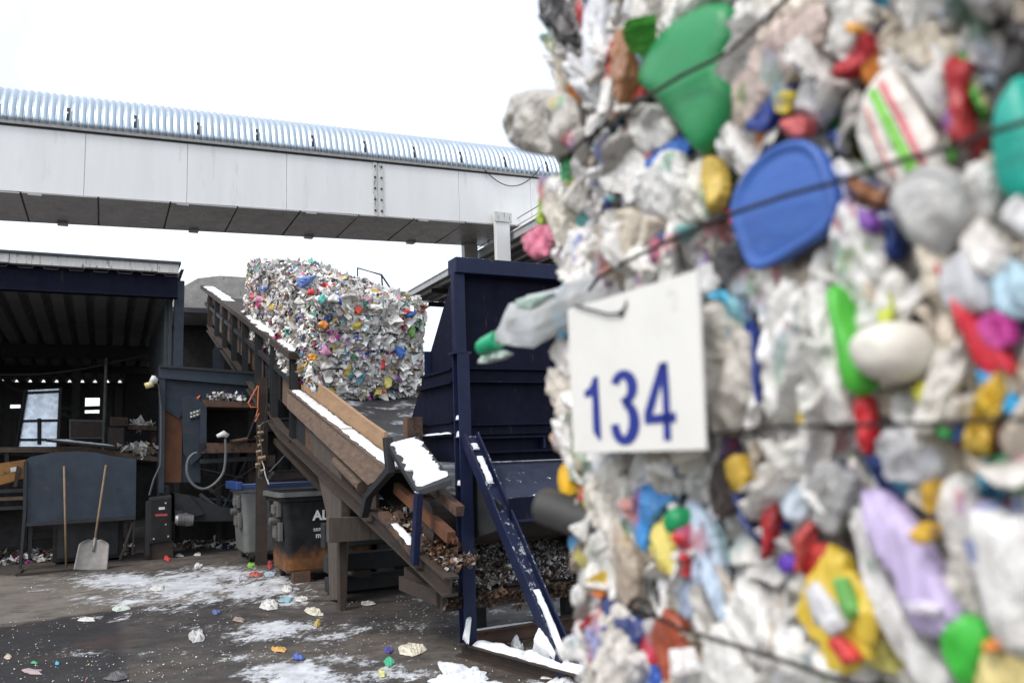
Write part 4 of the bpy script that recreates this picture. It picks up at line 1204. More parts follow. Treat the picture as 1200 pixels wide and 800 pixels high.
def build_clutter():
    r = random.Random(3)
    T = thing('pipe_bundle', 'tangle of dark pipes and thin cables under the press, left of the rusty steel leg', 'pipes', S(9.9, .2, 0))
    for i in range(9):
        y0, y1 = r.uniform(530, 600), r.uniform(530, 600); x0 = r.uniform(205, 260); x1 = r.uniform(285, 345); s = r.uniform(9.9, 11.2)
        a, b = at_s(x0, y0, s), at_s(x1, y1, s)
        pts = [S(s + .1 * sin(k), a[0] + (b[0] - a[0]) * k / 10, a[1] + (b[1] - a[1]) * k / 10 - .25 * sin(pi * k / 10) * (i % 3)) for k in range(11)]
        MB().tube(pts, r.choice((.012, .02, .035)), 7).build('pipe' if i % 3 == 0 else 'cable', r.choice((greyrub, bin_hw, rust, steel_blue)), T, smooth=True)
    Wb = thing('steel_beams', 'dark steel beams lying across the floor under the conveyor, behind the black bin', 'beams', S(9, 1.0, 0))
    for k, (s, z) in enumerate(((9.4, .1), (9.8, .32), (9.5, .55), (10.4, .85), (10.2, 1.3))):
        MB().hbeam(S(s, .1, z), S(s + .2, 3.2, z + .05), .14, .16, .014).build('beam', [steel_blue, rust, bin_hw, steel_dark, rust_dark][k], Wb)
    C = thing('roof_cable', 'slack dark cable slung across under the shed roof', 'cable', S(12, -3, 4))
    MB().tube([S(12.5, -6.5 + k * .42, 3.9 - .5 * sin(pi * k / 12)) for k in range(13)], .02, 6).build('cable', rubber, C)
    P = thing('drain_pipe', 'pale pipe running down the shed column behind the drive box', 'pipe', S(12, -2.6, 0))
    MB().tube([S(12.4, -2.35, .3), S(12.4, -2.35, 3.6), S(12.6, -2.35, 3.75), S(14, -2.35, 3.8)], .03, 8).build('pipe', bin_hw, P)
build_clutter()

# ================================================================== LEFT PART OF THE SHED
def build_left():
    # shield on legs
    T = thing('steel_shield', 'blue-grey steel shield with arched top standing on thin legs', 'shield', S(9.5, -2.7, 0))
    s = 9.5
    p = lambda x, y: at_s(x, y, s)
    arch = [(31, 538), (36, 535), (60, 530.5), (90, 528.5), (112, 530), (130, 534), (160, 538)]
    MB().prism_s([p(x, y) for x, y in arch + [(159, 607), (31, 616)]], s, s + .03).build('sheet', steel_blue, T, bevel=.004)
    MB().prism_s([p(*t) for t in ((30, 612), (159, 604), (159, 608), (30, 616.5))], s - .03, s - .001).build('bottom_edge', steel_dark, T)
    MB().prism_s([p(*t) for t in ((28, 540), (32, 540), (31, 600), (25, 669), (22, 670), (27, 600))], s - .04, s + .05).build('leg', steel_dark, T)
    MB().prism_s([p(*t) for t in ((157, 606), (159, 606), (156, 650), (154, 650))], s, s + .05).build('leg', steel_dark, T)
    MB().prism_s([p(*t) for t in ((154, 612), (157, 612), (142, 655), (139, 656))], s + .02, s + .05).build('brace', rust_dark, T)
    MB().prism_s([p(*t) for t in ((33, 616), (38, 616), (36, 655), (32, 655))], s + .1, s + .15).build('leg', steel_dark, T)
    MB().beam(S(8.75, -3.45, .02), S(8.85, -2.6, .02), .05, .03).build('base_bar', rust_dark, T)
    MB().beam(S(8.75, -3.45, .02), S(9.5, -3.45, .02), .05, .03).build('base_bar', rust_dark, T)
    # black box behind
    B = thing('floor_box', 'low black steel box on the floor behind the shield', 'box', S(10.0, -2.6, 0))
    MB().box(9.9, 10.6, -3.05, -2.0, .04, .72).build('box_body', black, B, bevel=.01)
    MB().box(9.88, 9.9, -2.98, -2.08, .1, .66).build('front_plate', steel_dark, B)
    # broom stick
    K = thing('wooden_pole', 'plain wooden pole leaning upright against the shield, left of the shovel', 'pole', S(8.85, -2.9, 0))
    g = (9.28, at_s(78, 655, 9.28)[0]); t = at_s(75, 546, s - .06)
    MB().tube([S(g[0], g[1], .01), S(s - .06, *t)], .017, 10).build('stick', wood_handle, K, smooth=True)
    # shovel
    H_ = thing('scoop_shovel', 'wide aluminium scoop shovel with wooden shaft leaning on the shield', 'shovel', S(8.8, -2.4, 0))
    g = at_z(106, 668); top = at_s(124, 545, s - .06)
    A = S(g[0], g[1], .0); E = S(s - .06, *top)
    ax = (E - A).normalized(); side = Vector((UX, UY, 0)); side = (side - ax * side.dot(ax)).normalized(); nrm = side.cross(ax).normalized()
    if nrm.dot(Vector((VX, VY, 0))) > 0: nrm = -nrm
    L, Wd = .48, .235
    def sf(u, v):
        y = u * L; hw = Wd * (1 - .10 * u) * (1 if u < .8 else 1 - ((u - .8) / .2) ** 2 * .62)
        x = (v * 2 - 1) * hw
        d = .035 * (abs(v * 2 - 1)) ** 3 + .02 * (u ** 3) - .012 * math.exp(-((v - .5) * 9) ** 2) * u
        return A + ax * y + side * x + nrm * d
    MB().grid(sf, 24, 20).build('scoop', alum, H_, smooth=True, solid=.006)
    MB().tube([A + ax * (L * .62) + nrm * .025, A + ax * (L + .03) + nrm * .02], [.016, .026], 10).build('socket', alum, H_, smooth=True)
    MB().tube([A + ax * L + nrm * .02, E], .017, 10).build('shaft', wood_handle, H_, smooth=True)
    # yellow conveyor part, left edge
    Y = thing('ochre_machine', 'ochre painted machine cover with dark rails at the left edge of the shed', 'machine', S(10.5, -4.2, 0))
    s = 10.6
    q = lambda x, y: at_s(x, y, s)
    MB().prism_s([q(*t) for t in ((-60, 552), (10, 541), (31, 538), (31, 560), (0, 569), (-60, 580))], s, s + .5).build('cover', yellow_pl, Y, bevel=.02)
    MB().prism_s([q(*t) for t in ((12, 548), (22, 546), (24, 551), (13, 553))], s - .02, s - .001).build('white_patch', white_pl, Y)
    for yy, mt in ((574, steel_dark), (583, wood_old), (594, steel_dark)):
        MB().prism_s([q(*t) for t in ((-60, yy + 2), (30, yy - 2), (30, yy + 2), (-60, yy + 6))], s - .1, s + .1).build('rail', mt, Y)
    MB().prism_s([q(*t) for t in ((20, 545), (25, 548), (20, 570), (16, 570))], s - .06, s - .022).build('lever', rust_dark, Y)
    MB().prism_s([q(*t) for t in ((-60, 600), (30, 598), (30, 640), (-60, 650))], s + .3, s + .5).build('lower_body', black, Y)
    MB().box(10.7, 11, -4.6, -4.5, 0, 1.0).build('leg', steel_dark, Y)
    # leaning pale sheet
    M = thing('pale_sheet_chute', 'pale blue-grey metal chute sheet with dark crossbars slanting down inside the shed', 'chute', S(13, -4, 0))
    P = [S(13.0, *at_s(20, 523, 13.0)), S(13.0, *at_s(68, 523, 13.0)), S(13.12, *at_s(71, 455, 13.12)), S(13.12, *at_s(31, 457, 13.12))]
    d = Vector((VX, VY, 0)) * .05
    MB().add(P + [a + d for a in P], [(0, 1, 2, 3), (7, 6, 5, 4), (0, 4, 5, 1), (1, 5, 6, 2), (2, 6, 7, 3), (3, 7, 4, 0)]).build('sheet', mirror_sheet, M)
    for t in (.12, .45, .95):
        a, b = P[0].lerp(P[3], t), P[1].lerp(P[2], t)
        MB().beam(a - d, b - d, .03, .04).build('crossbar', steel_dark, M)
    MB().beam(P[0] - d * 2, P[3] - d * 2, .05, .05).build('side_bar', steel_dark, M); MB().beam(P[1] - d * 2, P[2] - d * 2, .05, .05).build('side_bar', steel_dark, M)
    m1 = at_s(46, 520, 12.95); m2 = at_s(46, 490, 12.95)
    MB().beam(S(12.95, *m1), S(12.95, *m2), .05, .05, up=(1, 0, 0)).build('prop', steel_dark, M)
    for w in (-4.6, -3.6): MB().hbeam(S(13.2, w, 0), S(13.2, w, 2.1), .1, .1, .012, up=(VX, VY, 0)).build('leg', steel_dark, M)
    # work table/long beam
    W = thing('work_bench', 'long dark bench with rusty edge running behind the shield', 'bench', S(12, -3, 0))
    s = 11.8
    q = lambda x, y: at_s(x, y, s)
    MB().prism_s([q(*t) for t in ((-40, 524), (96, 523), (150, 530), (187, 536), (187, 541), (96, 530), (-40, 530))], s, s + .9).build('bench_top', wood_old, W)
    MB().prism_s([q(*t) for t in ((-40, 531), (187, 542), (187, 600), (-40, 600))], s + .5, s + .55).build('bench_front', black, W)
    for x in (5, 60, 110, 150, 184):
        MB().prism_s([q(*t) for t in ((x, 530), (x + 5, 530), (x + 5, 635), (x, 635))], s + .05, s + .15).build('leg', steel_dark, W)
    def pl(r):
        w, z = q(r.gauss(163, 9), 536); return S(s + r.uniform(0, .5), w, z + abs(r.gauss(0, .12)) + .03)
    flakes(160, pl, .16, lambda r: r.choice(WHITES + GREYS + [(.5, .35, .2)]), 66, flat=.3).build('waste_pile', shred_m, W)['kind'] = 'stuff'
    # snowy plank
    N = thing('snowy_plank', 'long plank with a white snowy top resting across the bench', 'plank', S(11.6, -2.4, 1.9))
    a, b = S(11.5, *at_s(54, 516, 11.5)), S(11.5, *at_s(135, 524, 11.5))
    MB().beam(a, b, .3, .04).build('board', steel_dark, N)
    u = Vector((0, 0, .022)); o = Vector((VX, VY, 0)) * .14
    snow_sheet([a - o + u, b - o + u, b + o + u, a + o + u], N, .03, seed=77)
    # boxes and control stands in the shed
    def boxy(name, label, cat, x0, y0, x1, y1, s, mat, dep=.4, extra=None):
        t = thing(name, label, cat, S(s, *at_s((x0 + x1) / 2, y1, s)))
        MB().prism_s([at_s(*c, s) for c in ((x0, y0), (x1, y0 + 1), (x1, y1), (x0, y1))], s, s + dep).build('case', mat, t, bevel=.012)
        MB().prism_s([at_s(*c, s) for c in ((x0 + 2, y0 + 2), (x1 - 2, y0 + 3), (x1 - 2, y1 - 2), (x0 + 2, y1 - 2))], s - .02, s - .001).build('front_plate', rust_dark, t)
        zz = at_s((x0 + x1) / 2, y1, s)[1]; w = (at_s(x0, y1, s)[0] + at_s(x1, y1, s)[0]) / 2
        if extra: MB().box(s + .1, s + .2, w - .05, w + .05, 0, zz).build('stand', steel_dark, t)
        return t
    boxy('motor_box', 'broad brown-grey drive box in the shed above the snowy plank', 'box', 81, 491, 121, 514, 12.4, bin_hw, .6, True)
    boxy('switch_box', 'small brown switch box on a thin stand right of the drive box', 'box', 129, 488, 150, 499, 12.2, rust, .3, True)
    boxy('pump_unit', 'dark pump unit standing low between switch box and press', 'machine', 126, 500, 146, 528, 12.0, steel_dark, .5, True)
    sh = thing('wall_shelf', 'rusty shelf with a pale scrap on top beside the press post', 'shelf', S(12.3, -2, 2))
    MB().prism_s([at_s(*c, 12.3) for c in ((150, 497), (184, 499), (184, 504), (150, 503))], 12.3, 12.9).build('board', rust, sh)
    MB().prism_s([at_s(*c, 12.3) for c in ((178, 503), (184, 503), (184, 640), (178, 640))], 12.5, 12.6).build('support', rust, sh)
    flakes(30, lambda r: S(12.4 + r.uniform(0, .3), *at_s(r.uniform(155, 178), 496, 12.4)), .2, WHITES, 9, flat=.6).build('scrap', shred_m, sh)
    for i, (x, s_, z1) in enumerate(((18, 14.8, 3.4), (82, 16.5, 3.6), (90, 15.2, 3.6))):
        pass
    G = thing('machine_gantry', 'thin dark steel gantry with diagonal bars deep inside the shed', 'frame', S(18, -4, 0))
    for w in (-6.5, -4.9, -2.4): MB().hbeam(S(18, w, 0), S(18, w, 3.9), .14, .14, .014, up=(VX, VY, 0)).build('upright', steel_dark, G)
    for z in (1.9, 3.0): MB().beam(S(18, -6.5, z), S(18, -2.4, z + .1), .08, .1).build('crossbar', steel_dark, G)
    MB().beam(S(17.9, -4.9, 3.9), S(17.9, -2.4, 2.4), .07, .08).build('diagonal', steel_dark, G)
    # low junk behind
    def pl2(r):
        return S(r.uniform(10.5, 12), r.uniform(-4.5, -1.8), abs(r.gauss(0, .05)) + .02)
    flakes(500, pl2, .13, lambda r: waste_col(r) if r.random() < .5 else (.08, .06, .05), 99, flat=.5).build('floor_litter', shred_m, None)
    tag(bpy.data.objects['floor_litter'], 'loose litter strewn on the dark floor behind the shield', 'litter', kind='stuff')
    def pl3(r):
        x, y = r.gauss(255, 26), r.uniform(622, 643); s_, w_ = at_z(x, y); return S(s_, w_, abs(r.gauss(0, .04)) + .02)
    o = flakes(600, pl3, .12, lambda r: waste_col(r) if r.random() < .6 else (.08, .06, .05), 98, flat=.5).build('litter_drift', shred_m, None)
    tag(o, 'drift of mixed plastic scraps on the dark floor under the press', 'litter', kind='stuff')
build_left()

# ================================================================== BALES RIDING ON THE BELT
TH = math.atan(.297)
def bale_frame(s0):
    z0 = 2.385 + (s0 - 4.6) * .297
    ca, sa = cos(TH), sin(TH)
    return lambda a, w, n: S(s0 + a * ca - n * sa, w, z0 + a * sa + n * ca)

def build_belt_bale(i, s0, L, W0, W1, Hh, label, n_fl, hero=False):
    fr = bale_frame(s0)
    T = thing('plastic_bale', label, 'bale', fr(L / 2, (W0 + W1) / 2, 0), 'bales riding up the belt conveyor')
    na = (fr(1, 0, 0) - fr(0, 0, 0)); nw = Vector((UX, UY, 0)); nn = (fr(0, 0, 1) - fr(0, 0, 0))
    seed = i * 13.7
    def lump(p): return .055 * noise.noise(p * 2.1 + Vector((seed, 0, 0))) + .03 * noise.noise(p * 6)
    # rounded lumpy core
    m = MB()
    def face(o, du, dv, nrm, name=None):
        def fn(u, v):
            p = o + du * u + dv * v
            e = min(u, 1 - u, v, 1 - v); r = .07 * max(0, 1 - e / .12) ** 2
            return p + nrm * (lump(p) - r - .02)
        m.grid(fn, 14, 14)
    a0, a1 = fr(0, W0, 0), fr(L, W0, 0)
    face(fr(0, W0, 0), fr(0, W1, 0) - fr(0, W0, 0), nn * Hh, -na)
    face(fr(L, W0, 0), nw * (W1 - W0), nn * Hh, na)
    face(fr(0, W0, 0), na * L, nn * Hh, -nw)
    face(fr(0, W1, 0), na * L, nn * Hh, nw)
    face(fr(0, W0, Hh), na * L, nw * (W1 - W0), nn)
    face(fr(0, W0, 0.01), na * L, nw * (W1 - W0), -nn * .01)
    m.build('compressed_core', surf('bale_core_grime', (.07, .065, .06), (.15, .145, .14), .9, scale=9, wear=(.3, .29, .28), wear_amt=.55, bmp=1), T)
    faces = [(fr(0, W0, 0), nw * (W1 - W0), nn * Hh, -na, 3.2), (fr(0, W0, 0), na * L, nn * Hh, -nw, 2.4), (fr(0, W0, Hh), na * L, nw * (W1 - W0), nn, 2.0),
             (fr(0, W1, 0), na * L, nn * Hh, nw, .5), (fr(L, W0, 0), nw * (W1 - W0), nn * Hh, na, .5)]
    tot = sum(f[4] for f in faces)
    def pl(r):
        q = r.random() * tot
        for o, du, dv, nrm, k in faces:
            q -= k
            if q <= 0: break
        u, v = r.random(), r.random()
        p = o + du * u + dv * v
        e = min(u, 1 - u, v, 1 - v); rr = .06 * max(0, 1 - e / .12) ** 2
        # creased layers: scraps stick out in bands
        return (p + nrm * (lump(p) - rr + abs(r.gauss(0, .022))), nrm)
    band = {}
    def colf(r):
        return waste_col(r)
    flakes(n_fl, pl, .12, colf, 100 + i, bend=.4, flat=.6).build('crushed_plastic', shred_m, T)['kind'] = 'stuff'
    flakes(n_fl // 5, pl, .20, lambda r: waste_col(r) if r.random() < .5 else r.choice(WHITES), 200 + i, bend=.35, flat=.72).build('film_pieces', shred_m, T)['kind'] = 'stuff'
    # wires round the bale
    for k in range(5):
        n = Hh * (k + .6) / 5.4
        pts = []
        for t in range(13): w = W0 + (W1 - W0) * t / 12; p = fr(0, w, n); pts.append(p - na * (lump(p) + .05 + .012 * sin(t * 2 + k)))
        pts0 = []
        for t in range(13): a = L * (1 - t / 12); p = fr(a, W0, n); pts0.append(p - nw * (lump(p) + .05))
        MB().tube(pts0 + pts, .008, 5).build('baling_wire', wire_m, T)
    return T, fr, lump, na, nw, nn

fn0 = None
for i, (s0, L, dw, Hh, lab, nf) in enumerate((
        (4.60, 1.40, 0.0, 1.26, 'front bale of mixed white plastic on the conveyor, its end face towards the yard', 9000),
        (6.06, 1.42, -.05, 1.28, 'bale directly behind the front bale, its side in shade above the snowy rail', 6500),
        (7.54, 1.46, .02, 1.27, 'third bale up the belt, mixed plastics with yellow scraps', 5000),
        (9.06, 1.55, -.02, 1.34, 'rearmost and highest bale at the top of the row on the belt', 5000))):
    r = build_belt_bale(i, s0, L, .12 + dw, 1.44 + dw, Hh, lab, nf)
    if i == 0: fn0 = r

# larger single scraps that catch the eye on the belt bales
def bale_patch(T, px, py, rx, ry, col, rot, s, name='coloured_scrap', w=None):
    """flat crumpled scrap at a photographed spot, on the front face (s) or the side face (w)"""
    pts = []
    R = random.Random(int(px * 7 + py))
    for k in range(14):
        a = 2 * pi * k / 14; q = 1 + R.uniform(-.25, .2)
        x, y = rx * cos(a) * q, ry * sin(a) * q
        x, y = x * cos(rot) - y * sin(rot), x * sin(rot) + y * cos(rot)
        pts.append((px + x, py + y))
    if w is None:
        P = [at_s(x, y, s) for x, y in pts]
        vs, fs = ring_patch(P, lambda a, b, h: S(s - h, a, b), .03, .02, px, rings=5, back=.08, fold=14)
    else:
        P = [at_w(x, y, w) for x, y in pts]
        vs, fs = ring_patch(P, lambda a, b, h: S(a, w - h, b), .03, .02, px, rings=5, back=.08, fold=14)
    MB().add(vs, fs).build(name, plastic('scrap_%d_%d_%d' % tuple(int(c * 100) for c in col), col, .5, dirt=.3), T, smooth=False)
B0 = fn0[0]
BO = [o for o in bpy.data.objects if o.name.startswith('plastic_bale')]
BO.sort(key=lambda o: o.name)
def sfront(py): return 4.6 - (py < 465) * (465 - py) / 107 * .36 - .05
for px, py, rx, ry, col, rot in ((378, 350, 4, 6, (.12, .5, .42), .2), (397, 350, 3, 7, (.02, .06, .3), -.4), (448, 425, 4, 9, (.6, .02, .03), .1), (452, 421, 6, 4, (.6, .02, .03), .5),
                                 (470, 411, 6, 9, (.05, .16, .55), .2), (379, 380, 6, 5, (.7, .25, .03), 0), (366, 418, 5, 4, (.75, .33, .03), .6), (404, 412, 4, 6, (.05, .35, .6), 0), (396, 395, 5, 3, (.3, .04, .25), 0),
                                 (382, 411, 8, 5, (.55, .25, .42), .9), (418, 381, 7, 4, (.65, .5, .05), -.6), (407, 433, 4, 9, (.5, .42, .08), 0), (455, 448, 5, 8, (.6, .52, .15), .2), (365, 342, 5, 4, (.6, .05, .05), 0),
                                 (420, 363, 5, 5, (.6, .08, .03), .3), (409, 458, 5, 3, (.6, .6, .6), .4), (462, 452, 6, 5, (.02, .02, .02), .4), (482, 368, 7, 3, (.05, .15, .5), -.4), (477, 365, 4, 3, (.6, .05, .05), 0),
                                 (392, 350, 8, 5, (.72, .71, .69), 0), (404, 428, 8, 5, (.7, .7, .68), .5), (384, 428, 9, 4, (.6, .6, .57), -.4), (440, 360, 10, 4, (.74, .73, .7), .2), (483, 388, 4, 8, (.12, .3, .06), .1)):
    bale_patch(B0, px, py, rx, ry, col, rot, sfront(py))
for px, py, rx, ry, col, rot in ((334, 345, 5, 6, (.62, .3, .42), 0), (322, 361, 7, 4, (.6, .42, .05), .2), (336, 366, 6, 4, (.62, .5, .12), -.2), (322, 378, 10, 4, (.12, .02, .05), 0), (303, 357, 3, 4, (.35, .03, .12), 0),
                                 (343, 374, 5, 3, (.6, .45, .06), 0), (308, 338, 5, 4, (.1, .15, .45), 0), (303, 350, 5, 4, (.6, .3, .4), 0), (351, 353, 4, 5, (.68, .68, .65), 0)):
    # each scrap belongs to the bale it sits on
    s, z = at_w(px, py, .07)
    k = 0 if s < 5.8 else (1 if s < 7.3 else (2 if s < 8.8 else 3))
    bale_patch(BO[k], px, py, rx, ry, col, rot, 0, w=.05)
# blue sheet on the top of the second bale
vs, fs = ring_patch([at_z(x, y, 4.35) for x, y in ((350, 326), (360, 322), (371, 322), (367, 329), (358, 337), (352, 336))], lambda a, b, h: S(a, b, 4.33 + h), .03, .02, 3, rings=4)
P = [at_w(x, y, .06) for x, y in ((349, 328), (357, 324), (371, 323), (366, 330), (356, 338), (351, 336))]
vs, fs = ring_patch(P, lambda a, b, h: S(a, .04 - h, b), .03, .02, 3, rings=4, fold=14)
MB().add(vs, fs).build('coloured_scrap', plastic('scrap_blue_sheet', (.10, .2, .55), .5), BO[0])

# ================================================================== THE NEAR BALE (fills the right half)
WB = -1.756
SN0, SN1 = -6.02, -4.85      # along s
ZN0, ZN1 = 1.16, 2.36
NB = thing('plastic_bale', 'huge close bale of crushed bottles on the right, tied with dark wires and tagged 134', 'bale', S((SN0 + SN1) / 2, WB + .5, ZN0))
MB().box(SN0 + .02, SN1 - .04, WB + .07, WB + 1.05, ZN0, ZN1).build('compressed_core', surf('bale_core_near', (.05, .045, .04), (.14, .13, .12), .9, scale=30, bmp=1), NB)
for nm, z0, z1 in (('lower', .02, 1.14),):
    LB = thing('plastic_bale', 'lower bale carrying the tagged near bale', 'bale', S((SN0 + SN1) / 2, WB + .5, 0))
    MB().box(SN0 + .01, SN1 - .02, WB + .03, WB + 1.05, z0, z1).build('compressed_core', MATS['bale_core_near'], LB)

NEARW = [(.46, .40, .33), (.55, .49, .40), (.78, .77, .75), (.78, .78, .78), (.77, .75, .71), (.74, .74, .74), (.66, .65, .62), (.72, .71, .69), (.60, .58, .54), (.60, .58, .54), (.50, .49, .46), (.72, .70, .65), (.70, .70, .71), (.66, .67, .68), (.40, .38, .35), (.70, .65, .57), (.74, .73, .71), (.68, .67, .64)]
NEARA = [(.55, .03, .04), (.04, .12, .45), (.62, .42, .05), (.03, .32, .08), (.66, .22, .04), (.10, .42, .62), (.02, .04, .16), (.55, .50, .14), (.35, .18, .48), (.12, .42, .40), (.62, .36, .38), (.03, .03, .035), (.28, .12, .05), (.42, .52, .62), (.09, .42, .06), (.46, .05, .05)]
def near_col(r):
    q = r.random()
    c = r.choice(NEARW) if q < .80 else r.choice(NEARA)
    k = r.uniform(.85, 1.06)
    return tuple(min(.82, a * k * 1.06) for a in c)

def filler_piece(r, L, Wd, c0, nrm, updir, bulge, res=(6, 16), out=None):
    """one crumpled piece standing in a base plane given by nrm"""
    n = res[1]
    pw = r.uniform(2, 5); pts = []
    kind = r.random()
    for k in range(n):
        a = 2 * pi * k / n
        x = (abs(cos(a)) ** (2 / pw)) * (1 if cos(a) > 0 else -1) * Wd / 2
        y = (abs(sin(a)) ** (2 / pw)) * (1 if sin(a) > 0 else -1) * L / 2
        q = 1 + r.uniform(-.16, .16)
        tp = 1 + .5 * (y / L) * (1 if kind < .5 else -1) if kind < .7 else 1
        pts.append((x * q * tp, y * q))
    y = (updir - nrm * updir.dot(nrm)).normalized(); x = y.cross(nrm)
    tw = r.uniform(-1, 1) * .8; cv = r.uniform(-1, 1) * .25
    def fn(a, b, h):
        t = b / L * tw
        aa = a * cos(t) - h * sin(t) + cv * L * (b / L) ** 2 * 4 * .25; hh = a * sin(t) + h * cos(t)
        return c0 + x * aa + y * b + nrm * hh
    return ring_patch(pts, fn, bulge, bulge * r.uniform(.8, 1.8), r.uniform(0, 999), rings=res[0], back=.025, fold=r.uniform(60, 150), stretch=(1, r.uniform(.25, 1.2)))

def near_fill():
    r = random.Random(21)
    Uv, Vv, Zv = Vector((UX, UY, 0)), Vector((VX, VY, 0)), Vector((0, 0, 1))
    keep = [(810, 95, 62), (925, 240, 66), (1050, 412, 40), (1000, 400, 30), (1070, 660, 60), (1055, 150, 50), (1095, 245, 50), (850, 430, 45), (980, 715, 40), (1190, 165, 40)]
    KP = []
    for x, y, q in keep:
        a, b = at_w(x, y, WB - .04), at_w(x + q, y, WB - .04); KP.append((a[0], a[1], abs(b[0] - a[0])))
    def batch(count, sr, zr, depth, size, asp, name):
        m = MB()
        for _ in range(count):
            s, z = r.uniform(*sr), r.uniform(*zr)
            if s > -4.9 and (z < 1.6 or z > 2.02): s -= .028
            if depth > .005 and any((s - a) ** 2 + (z - b) ** 2 < q * q for a, b, q in KP): continue
            nrm = (-Uv + Vv * r.gauss(0, .6) + Zv * r.gauss(0, .4)).normalized()
            # pieces fan like a fish scale pattern, upright on the whole
            lean = r.gauss(-.12, .45)
            if r.random() < .18: lean = r.uniform(-1.6, 1.6)
            up = Zv * cos(lean) + Vv * sin(lean)
            col = near_col(r); L = size * r.choice((.6, .8, 1, 1.2, 1.6, 2.1)); Wd = L * r.uniform(*asp)
            if max(col) - min(col) > .25: L *= .7; Wd *= .75
            Wd = min(Wd, .055)
            lump = .034 * noise.noise(Vector((s * 9, z * 9, 5)))
            c = S(s, WB - depth + lump + r.uniform(-.014, .026), z)
            vs, fs = filler_piece(r, L, Wd, c, nrm, up, r.uniform(.003, .012))
            m.add(vs, fs, col)
        o = m.build(name, filler_m, NB, smooth=False); o['kind'] = 'stuff'
    batch(1700, (-5.62, SN1 - .005), (1.2, 2.33), .0, .055, (.2, .7), 'crushed_bottles')
    batch(1500, (-5.58, SN1 - .005), (1.2, 2.33), .012, .036, (.15, .6), 'crushed_film')
    batch(900, (-5.52, SN1 - .02), (1.22, 2.32), .038, .045, (.1, .3), 'film_shards')
    batch(420, (SN0, -5.6), (1.18, 2.34), .0, .075, (.3, .8), 'crushed_bottles')
    # end face and ragged left edge
    m = MB()
    for _ in range(900):
        w = WB + .9 * r.random() ** 1.6; z = r.uniform(1.17, 2.35)
        nrm = (Vv + Uv * r.gauss(-.3, .5) + Zv * r.gauss(0, .4)).normalized()
        lean = r.gauss(0, .6); up = Zv * cos(lean) - Uv * sin(lean) + Vv * r.gauss(.1, .3)
        L = r.uniform(.03, .11); Wd = L * r.uniform(.25, .8)
        lumpo = .03 * noise.noise(Vector((z * 5, w * 3, 2)))
        c = S(SN1 - (.028 if z < 1.6 or z > 2.02 else 0) + r.uniform(-.03, .004) + lumpo * .8, w, z)
        vs, fs = filler_piece(r, L, min(Wd, .06), c, nrm, up, r.uniform(.006, .018))
        m.add(vs, fs, near_col(r))
    o = m.build('crushed_edge', filler_m, NB, smooth=False); o['kind'] = 'stuff'
    # top face and the lower bale
    m = MB()
    for _ in range(260):
        c = S(r.uniform(SN0, SN1), r.uniform(WB, WB + 1.05), ZN1 + r.uniform(-.01, .02)); L = r.uniform(.06, .14)
        vs, fs = filler_piece(r, L, L * .6, c, (Zv + Uv * r.gauss(0, .3) + Vv * r.gauss(0, .3)).normalized(), Vv, .012); m.add(vs, fs, near_col(r))
    o = m.build('crushed_top', filler_m, NB, smooth=True); o['kind'] = 'stuff'
    m = MB()
    for _ in range(900):
        if r.random() < .6: c = S(r.uniform(SN0, SN1), WB + r.uniform(-.01, .01), r.uniform(.05, 1.13)); nr = -Uv
        else: c = S(SN1 + r.uniform(-.02, .01), WB + r.uniform(0, 1.05), r.uniform(.05, 1.13)); nr = Vv
        L = r.uniform(.06, .16)
        vs, fs = filler_piece(r, L, L * .5, c, (nr + Zv * r.gauss(0, .3)).normalized(), Zv + Vv * r.gauss(0, .3) + Uv * r.gauss(0, .3), .014, res=(4, 12)); m.add(vs, fs, near_col(r))
    o = m.build('crushed_plastic', filler_m, LB, smooth=True); o['kind'] = 'stuff'
near_fill()

def hero(name, label, P, col, off=.035, bulge=.014, amp=.004, fold=45, st=(1, .4), rough=.4, dirt=.4, rim=0, pw=2.4, tr=0, par=None, rings=14, n=56, tilt=0.0, keep=False):
    """a recognisable crushed item; P is its outline, laid out on the bale face at its real distance"""
    # items were outlined against the bale face itself: scale the outline to the face plane, then lift it
    Q = [at_w(x, y, WB - off) for x, y in P]
    if par is None: Q = smooth_outline(Q, n)
    else: Q = [(Q[i][0] + (Q[(i + 1) % len(Q)][0] - Q[i][0]) * k / 6, Q[i][1] + (Q[(i + 1) % len(Q)][1] - Q[i][1]) * k / 6) for i in range(len(Q)) for k in range(6)]
    sd_ = P[0][0] * 1.3 + P[0][1]
    cx = sum(q[0] for q in Q) / len(Q); cz = sum(q[1] for q in Q) / len(Q)
    rr = random.Random(int(sd_ * 10)); t1, t2 = rr.uniform(-.16, .12), rr.uniform(-.12, .1)
    clean = amp < .0027
    if clean or par is not None: t1 = t2 = 0
    if not clean and not keep:
        # torn, uneven outline and strong creases
        Q = [(cx + (a - cx) * (1 + .17 * noise.noise(Vector((i * .8, sd_, 0)))), cz + (b - cz) * (1 + .17 * noise.noise(Vector((i * .8, sd_, 0))))) for i, (a, b) in enumerate(Q)]
        amp = max(amp, .004) * 1.5; fold = max(fold, 40) * 1.4; bulge *= .55
    fn = lambda a, b, h: S(a, WB - off - h - t1 * (a - cx) - t2 * (b - cz), b)
    vs, fs = ring_patch(Q, fn, bulge, amp, sd_, rings=rings, back=.012, fold=fold, stretch=st, pw=pw, rim=rim)
    key = 'plastic_%02d_%02d_%02d_%d' % (int(col[0] * 99), int(col[1] * 99), int(col[2] * 99), int(dirt * 10))
    o = MB().add(vs, fs).build(name, plastic(key + ('_t' if tr else ''), col, rough, tr, dirt=dirt), par or NB, smooth=clean)
    o['label'] = label
    return o
G_, B_, R_, Y_, W_ = (.015, .25, .08), (.04, .12, .42), (.40, .012, .02), (.62, .40, .03), (.70, .69, .66)
H = hero
